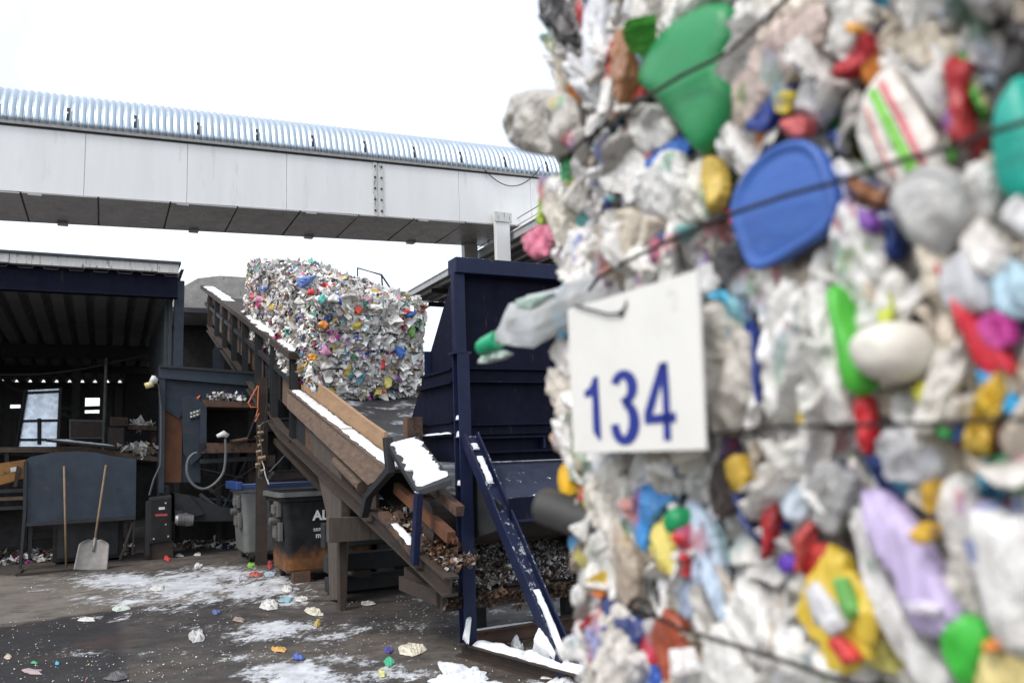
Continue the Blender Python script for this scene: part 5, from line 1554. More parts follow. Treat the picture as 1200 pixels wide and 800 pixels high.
H('crushed_container', 'large green crushed tub', [(752, 85), (775, 45), (800, 22), (830, 5), (858, 8), (862, 40), (855, 75), (858, 110), (850, 150), (832, 180), (818, 178), (800, 150), (775, 118), (755, 103)], G_, .045, .02, .0025, 18, dirt=.12)
H('lid', 'blue smooth lid with raised rim', [(865, 228), (885, 195), (915, 172), (945, 165), (965, 178), (978, 210), (985, 245), (975, 270), (945, 290), (905, 313), (885, 315), (872, 290), (862, 255)], B_, .05, .006, .001, 15, dirt=.1, rim=.006)
H('crushed_bag', 'pinkish printed bag', [(850, 120), (862, 80), (895, 45), (930, 15), (965, 5), (972, 30), (950, 75), (930, 100), (900, 125), (880, 148), (858, 150)], (.60, .49, .44), .04, .016, .004, 30, dirt=.5)
H('crushed_can', 'grey crumpled can sticking out at the left edge', [(595, 150), (600, 130), (612, 110), (635, 104), (668, 112), (676, 140), (672, 170), (650, 183), (615, 178), (600, 168)], (.44, .42, .38), .055, .018, .013, 30, (1, 1), dirt=.8, keep=True)
H('film_scrap', 'long white film strip', [(688, -5), (710, -5), (706, 60), (700, 115), (690, 100), (685, 50)], (.70, .72, .76), .04, .008, .002)
H('crushed_bottle', 'red crushed bottle', [(735, 75), (748, 70), (758, 108), (755, 120), (728, 122), (730, 95)], R_, .035)
H('dark_scrap', 'black blot', [(724, 118), (740, 108), (758, 114), (755, 124), (735, 128)], (.015, .015, .018), .04, .008)  # small black piece among the crushed plastic
H('crushed_bag', 'red and white printed bag', [(724, 155), (745, 142), (765, 150), (775, 175), (762, 192), (740, 190), (726, 175)], (.52, .20, .20), .034, .01, .006, 60, (1, 1))
H('crushed_bottle', 'white crushed bottle', [(745, 135), (770, 122), (790, 148), (785, 165), (765, 178), (748, 172), (738, 155)], W_, .042)
H('film_scrap', 'blue film scrap', [(752, 198), (775, 175), (795, 160), (805, 172), (790, 190), (765, 208)], (.04, .16, .55), .038, .008)
H('crushed_bottle', 'white squashed bottle', [(762, 200), (780, 180), (800, 180), (806, 212), (790, 248), (768, 252), (755, 225)], (.72, .72, .70), .046, .018)
H('crushed_bottle', 'white bottle beside the yellow one', [(795, 252), (800, 215), (818, 186), (835, 200), (836, 235), (825, 256)], (.70, .68, .62), .04)
H('crushed_bottle', 'yellow crushed bottle', [(822, 188), (838, 186), (845, 210), (842, 240), (828, 250), (824, 225)], (.60, .42, .06), .05, .008)
H('film_scrap', 'green film scrap at the left edge', [(657, 188), (670, 182), (676, 205), (684, 232), (672, 226), (660, 208)], (.02, .36, .10), .03, .008)
H('film_scrap', 'lime film edge', [(632, 232), (638, 225), (637, 250), (633, 264), (629, 255)], (.35, .5, .05), .02, .004)
H('film_scrap', 'pink film scrap hanging out', [(612, 280), (632, 264), (650, 272), (642, 295), (622, 302)], (.66, .18, .28), .02, .006, .003)
H('film_scrap', 'cream film fold', [(638, 215), (660, 206), (668, 235), (665, 270), (676, 302), (660, 302), (646, 268)], (.62, .58, .50), .03)
H('film_scrap', 'white film fold', [(650, 290), (672, 262), (690, 290), (705, 318), (690, 345), (668, 330)], (.68, .66, .63), .034)
H('film_scrap', 'red film sliver at the top', [(679, -5), (688, -5), (686, 30), (682, 40), (678, 20)], R_, .034, .006)
H('film_scrap', 'teal film scrap', [(712, 140), (728, 134), (726, 150), (722, 168), (714, 165)], (.03, .28, .42), .036, .006)
H('crushed_bottle', 'red crushed bottle with white print', [(977, 90), (985, 76), (1000, 60), (1018, 38), (1021, 60), (1006, 80), (990, 92)], R_, .045, .01)
H('crushed_container', 'white cup with orange dot', [(968, 55), (978, 25), (985, 2), (1010, -5), (1024, 18), (1008, 50), (985, 62)], W_, .04)
H('print_mark', 'orange dot', [(990, 30), (997, 26), (1004, 30), (1002, 38), (993, 39)], (.75, .36, .06), .057, .002, .0)
H('crushed_container', 'grey white crushed canister', [(1066, 70), (1085, 48), (1102, 55), (1113, 90), (1116, 130), (1105, 145), (1085, 125), (1070, 98)], (.56, .55, .53), .04, .02)
H('crushed_bottle', 'tall red crushed bottle', [(1108, 75), (1120, 67), (1134, 78), (1130, 120), (1136, 160), (1124, 171), (1108, 152), (1116, 118)], R_, .046)
bag = H('crushed_bag', 'white bag with green and red stripes', [(1006, 140), (1020, 100), (1045, 78), (1072, 115), (1104, 188), (1062, 226), (1032, 212), (1010, 175)], (.70, .67, .62), .045, .010, .002, 20)
H('stripe', 'green stripe', [(1017, 108), (1024, 103), (1048, 145), (1074, 198), (1064, 207), (1040, 158)], (.18, .55, .06), .0555, .002, .0, par=bag, rings=4)
H('stripe', 'thin red stripe', [(1028, 97), (1032, 94), (1058, 138), (1083, 192), (1078, 195), (1054, 145)], (.62, .15, .18), .0555, .0015, .0, par=bag, rings=4)
H('stripe', 'thin red stripe', [(1012, 128), (1015, 125), (1030, 165), (1049, 207), (1045, 209), (1027, 170)], (.60, .25, .25), .0545, .0015, .0, par=bag, rings=4)
H('crushed_container', 'grey domed tub', [(1050, 235), (1068, 206), (1095, 192), (1122, 200), (1139, 230), (1141, 260), (1126, 280), (1105, 300), (1080, 290), (1058, 262)], (.47, .47, .46), .05, .024, .0025, 15, dirt=.35)
H('crushed_container', 'teal green container at the right edge', [(1171, 200), (1172, 135), (1185, 105), (1203, 90), (1225, 150), (1220, 235), (1185, 234)], (.01, .36, .28), .05, .016, .002, dirt=.1)
H('film_scrap', 'green film beside the teal container', [(1160, 128), (1172, 108), (1180, 120), (1172, 145), (1162, 142)], (.03, .4, .06), .045, .005)
H('crushed_bottle', 'white rounded bottle end', [(1134, 198), (1160, 188), (1174, 210), (1172, 250), (1155, 262), (1138, 235)], (.66, .65, .63), .042, .018)
H('crushed_bottle', 'white bottle with red edge', [(1128, 275), (1150, 255), (1175, 278), (1183, 312), (1160, 330), (1135, 305)], (.72, .69, .66), .046, .018)
H('dark_scrap', 'navy cloth', [(1028, 250), (1046, 247), (1056, 285), (1050, 303), (1032, 300)], (.01, .04, .2), .04)
bt = H('crushed_bottle', 'white bottle with purple print', [(975, 300), (985, 246), (1005, 238), (1030, 258), (1038, 315), (1012, 350), (984, 345)], (.72, .71, .69), .048, .016)
H('print_mark', 'purple print', [(1003, 243), (1014, 246), (1024, 262), (1020, 274), (1008, 268)], (.18, .05, .36), .066, .002, 0, par=bt, rings=4)
H('crushed_bag', 'yellow patch on navy wrapper', [(908, 110), (932, 106), (930, 124), (918, 134), (908, 130)], (.60, .48, .06), .05, .008)
H('film_scrap', 'navy wrapper', [(872, 150), (890, 128), (915, 94), (936, 90), (932, 106), (910, 132), (895, 155)], (.02, .05, .26), .044, .007)
H('film_scrap', 'red and white wrapper', [(915, 145), (932, 136), (948, 142), (944, 158), (925, 160)], (.6, .12, .12), .044, .006)
H('crushed_container', 'stained grey-brown round tub beside the sign', [(820, 402), (826, 366), (846, 346), (870, 360), (885, 400), (885, 450), (866, 500), (842, 508), (824, 485), (818, 440)], (.55, .52, .47), .045, .028, .005, 25, (1, 1), dirt=.85)
H('film_scrap', 'cyan film', [(831, 346), (850, 339), (866, 352), (872, 374), (862, 372), (847, 353)], (.05, .42, .65), .05, .005)
H('film_scrap', 'navy film edge', [(868, 362), (880, 390), (887, 440), (884, 470), (878, 430), (873, 395)], (.02, .05, .28), .052, .004)
H('crushed_container', 'grey wedge-shaped cup', [(813, 318), (836, 305), (851, 318), (842, 338), (820, 348)], (.55, .55, .54), .05, .01)
H('film_scrap', 'peach wrapper above the sign', [(738, 312), (752, 302), (765, 325), (758, 338), (742, 336)], (.68, .47, .28), .04)
H('film_scrap', 'white film fold left of the sign', [(641, 412), (655, 388), (668, 372), (684, 360), (700, 380), (702, 440), (672, 444), (650, 425)], (.68, .65, .62), .025)
H('film_scrap', 'beige film fold left of the sign', [(643, 440), (664, 428), (690, 440), (690, 500), (664, 500), (652, 478)], (.62, .57, .50), .02)
H('crushed_container', 'peach coloured cup rim', [(642, 512), (654, 497), (672, 500), (680, 515), (672, 528), (652, 530)], (.66, .45, .33), .02, .012)
H('film_scrap', 'golden yellow film loop', [(655, 560), (662, 540), (674, 531), (690, 542), (686, 556), (672, 560), (674, 578), (664, 586), (656, 576)], (.72, .42, .02), .025, .008, dirt=.1)
H('film_scrap', 'yellow film fold', [(681, 572), (688, 556), (696, 570), (699, 598), (692, 610), (683, 596)], (.68, .50, .03), .03, .008, dirt=.1)
H('crushed_bottle', 'tall white crushed bottle', [(897, 405), (903, 352), (915, 328), (938, 338), (951, 375), (940, 430), (926, 480), (906, 492), (898, 452)], (.66, .65, .62), .048, .018)
H('crushed_bottle', 'bright green long squashed bottle', [(974, 340), (985, 338), (997, 372), (1011, 408), (1021, 436), (1018, 458), (1006, 465), (994, 450), (987, 400)], (.07, .42, .04), .055, .014, .001, 15, dirt=.08)
H('crushed_container', 'cream ball-shaped container', [(1013, 412), (1022, 388), (1048, 376), (1075, 381), (1088, 402), (1084, 432), (1060, 448), (1030, 442)], (.68, .65, .58), .055, .034, .001, 12, dirt=.25, pw=2)
H('strap', 'long red strap', [(1084, 288), (1094, 294), (1112, 330), (1142, 372), (1166, 398), (1184, 432), (1152, 434), (1136, 402), (1108, 358), (1090, 318)], (.55, .02, .04), .055, .010, dirt=.1)
H('film_scrap', 'magenta film', [(1146, 378), (1162, 366), (1178, 370), (1184, 400), (1166, 410), (1150, 396)], (.52, .04, .28), .058, .008)
H('crushed_container', 'grey square canister', [(1097, 322), (1118, 302), (1136, 292), (1152, 320), (1166, 352), (1158, 368), (1124, 371), (1106, 348)], (.46, .47, .49), .05, .012, .002)
H('film_scrap', 'light blue printed film', [(1153, 322), (1182, 304), (1212, 330), (1204, 372), (1168, 364)], (.42, .60, .70), .05, .012, .006)
H('strap', 'cyan blue strap', [(1144, 434), (1160, 438), (1186, 464), (1215, 480), (1212, 496), (1176, 482), (1150, 458)], (.02, .32, .62), .055, .008, dirt=.1)
H('film_scrap', 'long narrow white film', [(947, 322), (962, 328), (976, 380), (988, 430), (1002, 488), (978, 496), (962, 440), (954, 380)], (.72, .71, .69), .044, .012)
H('film_scrap', 'dark red film', [(937, 455), (945, 420), (956, 404), (962, 428), (950, 464)], (.36, .01, .02), .046, .006)
H('film_scrap', 'yellow film scrap', [(936, 466), (946, 461), (946, 490), (936, 498)], (.65, .48, .05), .046, .005)
H('crushed_bottle', 'lime crushed bottle neck', [(1027, 372), (1032, 352), (1042, 343), (1046, 364), (1036, 381)], (.50, .56, .06), .05, .006)
H('crushed_bottle', 'white crushed bottle behind the ball', [(1000, 380), (1015, 335), (1045, 315), (1062, 330), (1055, 365), (1025, 385), (1008, 400)], (.68, .67, .64), .042, .014)
H('film_scrap', 'yellow wrapper end', [(1069, 458), (1082, 447), (1098, 462), (1108, 480), (1096, 490), (1080, 476)], (.62, .58, .04), .052, .006)
H('film_scrap', 'green wrapper end', [(1080, 474), (1094, 484), (1110, 502), (1112, 514), (1094, 504), (1084, 492)], (.03, .30, .08), .054, .005)
H('film_scrap', 'blue wrapper end', [(1104, 474), (1118, 486), (1122, 514), (1112, 516), (1104, 496)], (.02, .08, .36), .052, .005)
H('film_scrap', 'red band', [(999, 470), (1012, 464), (1020, 500), (1021, 526), (1010, 528), (1003, 500)], (.55, .02, .03), .052, .006, dirt=.1)
H('crushed_container', 'black patch for the dark of a hollow', [(1155, 506), (1178, 488), (1212, 490), (1212, 532), (1164, 532)], (.018, .018, .02), .042, .008)  # black piece: shade of a hollow put into its colour
H('crushed_container', 'green lid at the right edge', [(1156, 544), (1172, 532), (1212, 528), (1216, 560), (1172, 556)], (.02, .25, .10), .05, .01)
H('film_scrap', 'green leaf-like film', [(870, 328), (880, 320), (888, 345), (878, 352), (872, 344)], (.10, .40, .05), .048, .004)
H('film_scrap', 'blue crescent film', [(742, 574), (765, 570), (786, 584), (772, 600), (762, 624), (758, 645), (746, 622), (742, 595)], (.05, .26, .62), .045, .01)
H('crushed_bag', 'pale yellow crumpled bag', [(761, 630), (774, 606), (790, 598), (798, 636), (798, 674), (780, 670), (766, 652)], (.66, .56, .14), .042, .012, .005)
H('cap', 'dark green round cap', [(785, 602), (794, 594), (803, 603), (802, 620), (790, 625), (784, 615)], (.01, .26, .09), .058, .012, 0, dirt=.05)
H('crushed_bag', 'pale blue cloth-like bag', [(800, 588), (820, 600), (840, 622), (850, 670), (854, 724), (842, 712), (830, 668), (815, 650), (804, 622)], (.44, .54, .66), .05, .012, .004)
H('crushed_bag', 'pale blue fold', [(795, 640), (815, 645), (828, 672), (818, 716), (802, 722), (796, 685)], (.42, .50, .64), .044, .012, .004)
H('film_scrap', 'long cream film folds', [(690, 548), (715, 540), (736, 560), (740, 610), (732, 660), (720, 702), (706, 652), (696, 600)], (.66, .63, .57), .035, .016, .007)
H('film_scrap', 'brownish film fold', [(722, 620), (738, 616), (746, 660), (744, 705), (730, 712), (722, 670)], (.42, .35, .28), .045, .014)
H('crushed_container', 'pale grey cup', [(684, 660), (692, 626), (706, 614), (716, 640), (718, 690), (704, 712), (688, 690)], (.56, .56, .54), .036, .016)
H('film_scrap', 'red scrap at the left edge', [(672, 650), (684, 632), (688, 668), (678, 668)], (.55, .03, .04), .03, .006)
H('film_scrap', 'blue scrap at the left edge', [(666, 628), (682, 626), (682, 644), (670, 646)], (.08, .3, .55), .028, .006)
H('crushed_bottle', 'white block-shaped bottle end', [(669, 690), (684, 680), (706, 688), (706, 708), (686, 714), (672, 706)], (.74, .73, .71), .03, .016)
H('crushed_bottle', 'white bottle end low at the left edge', [(653, 762), (664, 746), (690, 742), (706, 756), (692, 774), (664, 774)], (.74, .73, .71), .03, .016)
H('crushed_bottle', 'white bottle shoulder low at the left edge', [(676, 735), (690, 715), (715, 700), (735, 720), (712, 742), (690, 755)], (.72, .71, .69), .035, .016)
H('film_scrap', 'orange scrap', [(686, 681), (694, 679), (706, 696), (700, 700), (690, 692)], (.7, .2, .03), .05, .004)
H('crushed_container', 'large crumpled grey-white canister', [(684, 770), (690, 730), (712, 706), (738, 720), (748, 765), (738, 810), (704, 830), (688, 805)], (.58, .55, .51), .048, .024, .006)
H('crushed_bottle', 'rust-brown crushed bottle', [(766, 742), (776, 716), (792, 722), (804, 755), (810, 810), (794, 830), (780, 785)], (.34, .07, .03), .05, .014, dirt=.15)
H('film_scrap', 'deep blue film at the bottom', [(734, 800), (752, 766), (772, 778), (780, 830), (736, 830)], (.03, .11, .48), .045, .01)
H('film_scrap', 'red film at the bottom', [(750, 748), (764, 752), (770, 776), (757, 774)], (.5, .02, .05), .05, .006)
H('crushed_bottle', 'big white lumpy bottle at the bottom', [(849, 705), (872, 684), (894, 698), (914, 738), (950, 758), (986, 776), (982, 806), (940, 808), (900, 792), (870, 762), (853, 735)], (.74, .73, .70), .052, .022, .004, 22)
H('crushed_bottle', 'white folded canister at the bottom', [(830, 760), (844, 728), (860, 726), (874, 770), (894, 815), (834, 825)], (.72, .71, .68), .048, .02)
H('dark_scrap', 'dark brown rag below the sign', [(832, 560), (840, 538), (852, 545), (862, 586), (850, 606), (834, 596)], (.05, .035, .03), .045, .01)
H('film_scrap', 'ochre film below the sign', [(852, 542), (870, 534), (876, 568), (860, 576)], (.58, .38, .05), .046, .006)
yb = H('crushed_bag', 'yellow printed bag', [(940, 718), (946, 685), (962, 650), (976, 640), (1000, 678), (1026, 712), (1020, 760), (988, 792), (958, 752)], (.64, .46, .05), .05, .012, .003, 30, dirt=.2)
H('print_mark', 'white label panel', [(943, 692), (954, 680), (974, 708), (987, 736), (974, 746), (954, 730)], (.66, .66, .68), .063, .003, 0, par=yb, rings=4)
H('print_mark', 'red print', [(968, 750), (980, 744), (1004, 774), (990, 780)], (.58, .05, .05), .060, .003, 0, par=yb, rings=4)
H('print_mark', 'green print', [(975, 680), (982, 676), (1000, 720), (992, 728)], (.15, .45, .1), .064, .002, 0, par=yb, rings=4)
lv = H('crushed_container', 'lavender crushed canister', [(1010, 580), (1030, 576), (1060, 604), (1090, 648), (1115, 688), (1132, 722), (1112, 746), (1082, 742), (1060, 712), (1044, 670), (1020, 628)], (.50, .42, .64), .055, .018, .003, 20, dirt=.2)
H('print_mark', 'pale band', [(1058, 706), (1080, 704), (1102, 713), (1096, 723), (1062, 717)], (.72, .68, .78), .074, .002, 0, par=lv, rings=4)
H('crushed_container', 'large white canister at the right edge', [(1138, 618), (1150, 585), (1185, 598), (1222, 620), (1226, 762), (1184, 764), (1162, 704), (1146, 655)], (.72, .71, .69), .055, .02, .002, 18)
H('crushed_bottle', 'bright green crushed bottle at the bottom right', [(1106, 742), (1130, 721), (1162, 740), (1154, 772), (1134, 806), (1114, 786)], (.05, .44, .05), .058, .014, dirt=.1)
H('crushed_container', 'pale yellow box at the bottom right', [(1144, 768), (1170, 758), (1212, 760), (1216, 825), (1150, 825)], (.62, .52, .22), .056, .012)
H('film_scrap', 'orange scrap at the bottom right', [(1150, 754), (1164, 748), (1170, 760), (1154, 764)], (.7, .25, .05), .07, .004)
H('crushed_bottle', 'grey crushed bottle', [(944, 568), (972, 545), (1000, 558), (990, 600), (976, 626), (960, 620), (950, 592)], (.38, .38, .38), .048, .014)
H('strap', 'narrow dark red strap', [(900, 538), (908, 544), (909, 590), (900, 640), (893, 654), (896, 612), (902, 580)], (.45, .02, .03), .055, .004)
H('film_scrap', 'amber film scrap', [(1081, 572), (1094, 564), (1095, 590), (1088, 602), (1080, 594)], (.66, .40, .03), .06, .006)
H('film_scrap', 'amber film lump', [(1066, 626), (1080, 612), (1094, 616), (1090, 630), (1076, 638)], (.66, .40, .03), .076, .006)
H('cap', 'violet cap', [(911, 658), (920, 649), (931, 656), (928, 668), (916, 671)], (.10, .03, .40), .058, .008)
H('crushed_bottle', 'pale blue labelled bottle', [(914, 598), (920, 574), (940, 560), (948, 596), (936, 613)], (.52, .60, .68), .048, .012)
H('film_scrap', 'red crumpled film', [(941, 655), (952, 638), (968, 640), (962, 668), (946, 678)], (.52, .03, .03), .048, .008)
H('film_scrap', 'tall white film folds', [(1100, 580), (1116, 558), (1134, 562), (1146, 640), (1142, 704), (1124, 668), (1108, 620)], (.70, .69, .66), .046, .014)
H('crushed_bag', 'translucent grey bag', [(1028, 520), (1045, 504), (1075, 498), (1098, 520), (1102, 556), (1064, 570), (1036, 556)], (.54, .55, .57), .046, .012, .006)
H('film_scrap', 'long pale film trailing down', [(1000, 610), (1014, 606), (1036, 670), (1066, 730), (1110, 790), (1100, 815), (1058, 780), (1024, 710), (1008, 650)], (.66, .65, .64), .046, .010)

# crushed clear bottle with a green cap, sticking out to the left
def near_bottle():
    off = .045
    ax = [(580, 402), (590, 392), (602, 382), (630, 374), (662, 362), (700, 345), (735, 335)]
    hw = [9, 14, 30, 35, 29, 26, 20]
    P = [at_w(x, y, WB - off) for x, y in ax]
    px = .00108
    m = MB(); NU, NV = 15, 11; vs = []; jr = random.Random(4)
    for i in range(NU + 1):
        t = i / NU * (len(P) - 1); k = min(int(t), len(P) - 2); f = t - k; f2 = f * f * (3 - 2 * f)
        a, b = P[k], P[k + 1]; c = (a[0] + (b[0] - a[0]) * f, a[1] + (b[1] - a[1]) * f)
        d = Vector((b[0] - a[0], b[1] - a[1])).normalized(); q = (-d[1], d[0])
        r = (hw[k] + (hw[k + 1] - hw[k]) * f2) * px
        for j in range(NV):
            an = 2 * pi * j / NV
            cz, sz = cos(an), sin(an)
            cc = 1 + jr.uniform(-.07, .07) + .10 * noise.noise(Vector((i * .9, j * 1.1, 3))) + .20 * (abs((i * .2 + j * .18) % 1 - .5) * 2 - .5) + .16 * (abs((i * .25 - j * .27 + .3) % 1 - .5) * 2 - .5)
            vs.append(S(c[0] + q[0] * r * cz * cc, WB - off - r * .62 * sz * cc, c[1] + q[1] * r * cz * cc))
    fs = [(i * NV + j, i * NV + (j + 1) % NV, (i + 1) * NV + (j + 1) % NV, (i + 1) * NV + j) for i in range(NU) for j in range(NV)]
    fs.append(tuple(range(NV)))
    m.add(vs, fs)
    clear = plastic('clear_bottle_plastic', (.85, .86, .86), .22, .6, dirt=.25, bscale=30, bstr=.3)
    b = m.build('crushed_bottle', clear, NB, smooth=False, label='clear crushed bottle with a green cap poking out to the left')
    a0, a1 = at_w(584, 398, WB - off), at_w(563, 409, WB - off)
    d = Vector((a1[0] - a0[0], a1[1] - a0[1]))
    c0, c1 = S(a0[0], WB - off, a0[1]), S(a0[0] + d[0] * .85, WB - off, a0[1] + d[1] * .85)
    gm = plastic('green_cap', (.01, .36, .16), .35, dirt=.1)
    MB().tube([c0, c0.lerp(c1, .1), c0.lerp(c1, .8), c1], [.0145, .0155, .0155, .014], 26).build('cap', gm, b)
    H('label_wrap', 'pale green label on the clear bottle', [(603, 352), (625, 345), (648, 343), (640, 352), (622, 366), (606, 362)], (.40, .52, .46), .062, .006, .002, par=b, rings=5)
    # loose foil under the cap
    H('film_scrap', 'pale green foil under the cap', [(556, 425), (566, 412), (584, 410), (598, 414), (588, 420), (570, 424)], (.5, .62, .56), .04, .005, .003)
    # ribbed grey tube end
    t0, t1 = at_w(637, 592, WB - .05), at_w(712, 622, WB - .02)
    A, Bq = S(t0[0], WB - .05, t0[1]), S(t1[0], WB - .01, t1[1])
    n = 90
    m = MB(); m.tube([A.lerp(Bq, k / n) for k in range(n + 1)], [.0225 + .0026 * sin(k * 2 * pi / 6) for k in range(n + 1)], 28)
    m.build('ribbed_tube', plastic('dark_ribbed_plastic', (.075, .078, .08), .45, dirt=.2, bstr=0), NB, smooth=True, label='dark grey ribbed tube end sticking out to the left')
near_bottle()

# wires over the near bale
def near_wire(P, off=.072, r=.0022, name='baling_wire'):
    pts = []
    for i in range(len(P) - 1):
        a, b = P[i], P[i + 1]
        for k in range(8):
            t = k / 8; x, y = a[0] + (b[0] - a[0]) * t, a[1] + (b[1] - a[1]) * t
            o = off + .005 * noise.noise(Vector((x * .03, y * .03, 1)))
            s, z = at_w(x, y, WB - o); pts.append(S(s, WB - o, z))
    s, z = at_w(P[-1][0], P[-1][1], WB - off); pts.append(S(s, WB - off, z))
    return MB().tube(pts, r, 8).build(name, wire_m, NB, smooth=True)
near_wire([(656, 190), (690, 160), (722, 140), (760, 112), (800, 88), (850, 64), (885, 34), (930, -10)], .075)
near_wire([(690, 340), (702, 325), (736, 305), (800, 275), (865, 248), (925, 228), (985, 212), (1050, 190), (1115, 172), (1160, 156), (1225, 135)], .078)
near_wire([(826, 510), (860, 505), (905, 500), (1000, 498), (1100, 496), (1160, 492), (1225, 490)], .082, .0018)
near_wire([(735, 712), (752, 716), (780, 728), (800, 738), (850, 752), (900, 768), (990, 798), (1040, 812)], .08)
near_wire([(690, 165), (700, 150), (692, 172), (684, 162), (700, 158), (712, 140)], .082, .0022)
near_wire([(735, 712), (745, 700), (760, 705), (768, 720), (752, 724), (742, 714)], .084, .0025)

# number sign hanging on the bale
def number_sign():
    off = .092
    T = thing('number_sign', 'white rectangular tag plate reading 134 in blue, wired to the near bale', 'sign', S(*[at_w(672, 531, WB - off)[0], WB - off, at_w(672, 531, WB - off)[1]]))
    f = lambda x, y, o=off: (lambda q: S(q[0], WB - o, q[1]))(at_w(x, y, WB - o))
    A = [(665, 363), (817, 316), (826, 527), (672, 531)]
    Q = [at_w(x, y, WB - off) for x, y in A]
    MB().prism(Q, lambda s, z, w: S(s, w, z), WB - off, WB - off + .004).build('plate', plate_m, T, bevel=.0008)
    zz = off + .0008
    def flat(polys, name='digit'):
        vs, fs = [], []
        for P in polys:
            n = len(vs); V = [at_w(560 + X / 2.962, 290 + Y / 2.962, WB - zz) for X, Y in P]
            vs += [S(a, WB - zz, b) for a, b in V]
            fs += [tuple(i + n for i in t) for t in tessellate_polygon([[Vector((a, b, 0)) for a, b in V]])]
        MB().add(vs, fs).build(name, ink_blue, T)
    flat([[(369, 497), (384, 489), (393, 472), (400, 449), (416, 446), (422, 555), (428, 672), (412, 658), (400, 638), (396, 514), (371, 521)]])
    def ribbon(P, wd):
        L, R = [], []
        for i, p in enumerate(P):
            a, b = P[max(i - 1, 0)], P[min(i + 1, len(P) - 1)]
            dx, dy = b[0] - a[0], b[1] - a[1]; l = sqrt(dx * dx + dy * dy); ww = wd[i]
            L.append((p[0] - dy / l * ww, p[1] + dx / l * ww)); R.append((p[0] + dy / l * ww, p[1] - dx / l * ww))
        return L + R[::-1]
    c = []
    for i in range(13):
        a = radians(195 + i * 19.5); c.append((505 + 31 * cos(a), 486 + 47 * sin(a)))
    c = c[:12] + [(503, 541)]
    flat([ribbon(c, [14] * 3 + [15, 16, 17, 18, 18, 18, 17, 16, 15, 14])])
    d = []
    for i in range(15):
        a = radians(-95 + i * 19.2); d.append((509 + 34 * cos(a), 606 + 64 * sin(a)))
    flat([ribbon(d, [14, 15, 16, 17, 18, 19, 19, 19, 18, 17, 16, 16, 16, 15, 14])])
    flat([[(629, 400), (657, 396), (604, 585), (577, 586), (579, 566)], [(577, 583), (687, 570), (687, 606), (579, 613)], [(631, 400), (657, 396), (664, 500), (671, 668), (645, 670), (640, 520)]])
    # hanging wire and its hole
    pts = [f(672, 357, off + .003), f(690, 362, off + .004), f(712, 368, off + .004), f(728, 367, off + .003), f(733, 358, off + .002), f(737, 345, off - .004)]
    MB().tube(pts, .0014, 8).build('hanging_wire', wire_m, T, smooth=True)
    MB().tube([f(728, 367, off + .001), f(728, 367, off + .003)], .0035, 14).build('eyelet', wire_m, T)
number_sign()

# ================================================================== LITTER ON THE YARD
def litter(name, label, cat, px, py, rx, ry, col, seed, h=.03, group='litter on the yard'):
    P = []
    r = random.Random(seed)
    for k in range(7):
        a = 2 * pi * (k + r.uniform(-.3, .3)) / 7; q = 1 + r.uniform(-.4, .35)
        P.append(at_z(px + rx * cos(a) * q, py + ry * sin(a) * q))
    P = [(P[i][0] + (P[(i + 1) % 7][0] - P[i][0]) * k / 4, P[i][1] + (P[(i + 1) % 7][1] - P[i][1]) * k / 4) for i in range(7) for k in range(4)]
    h *= .55
    vs, fs = ring_patch(P, lambda a, b, hh: S(a, b, .006 + max(0, hh)), h, h * 1.1, seed, rings=8, back=0, fold=28, stretch=(1, 1))
    o = MB().add(vs, fs).build(name, plastic('litter_%d_%d_%d' % tuple(int(c * 100) for c in col), tuple(c * .8 + .03 for c in col), .5, dirt=.32), None, smooth=False)
    tag(o, label, cat, group)
W2 = (.66, .65, .62)
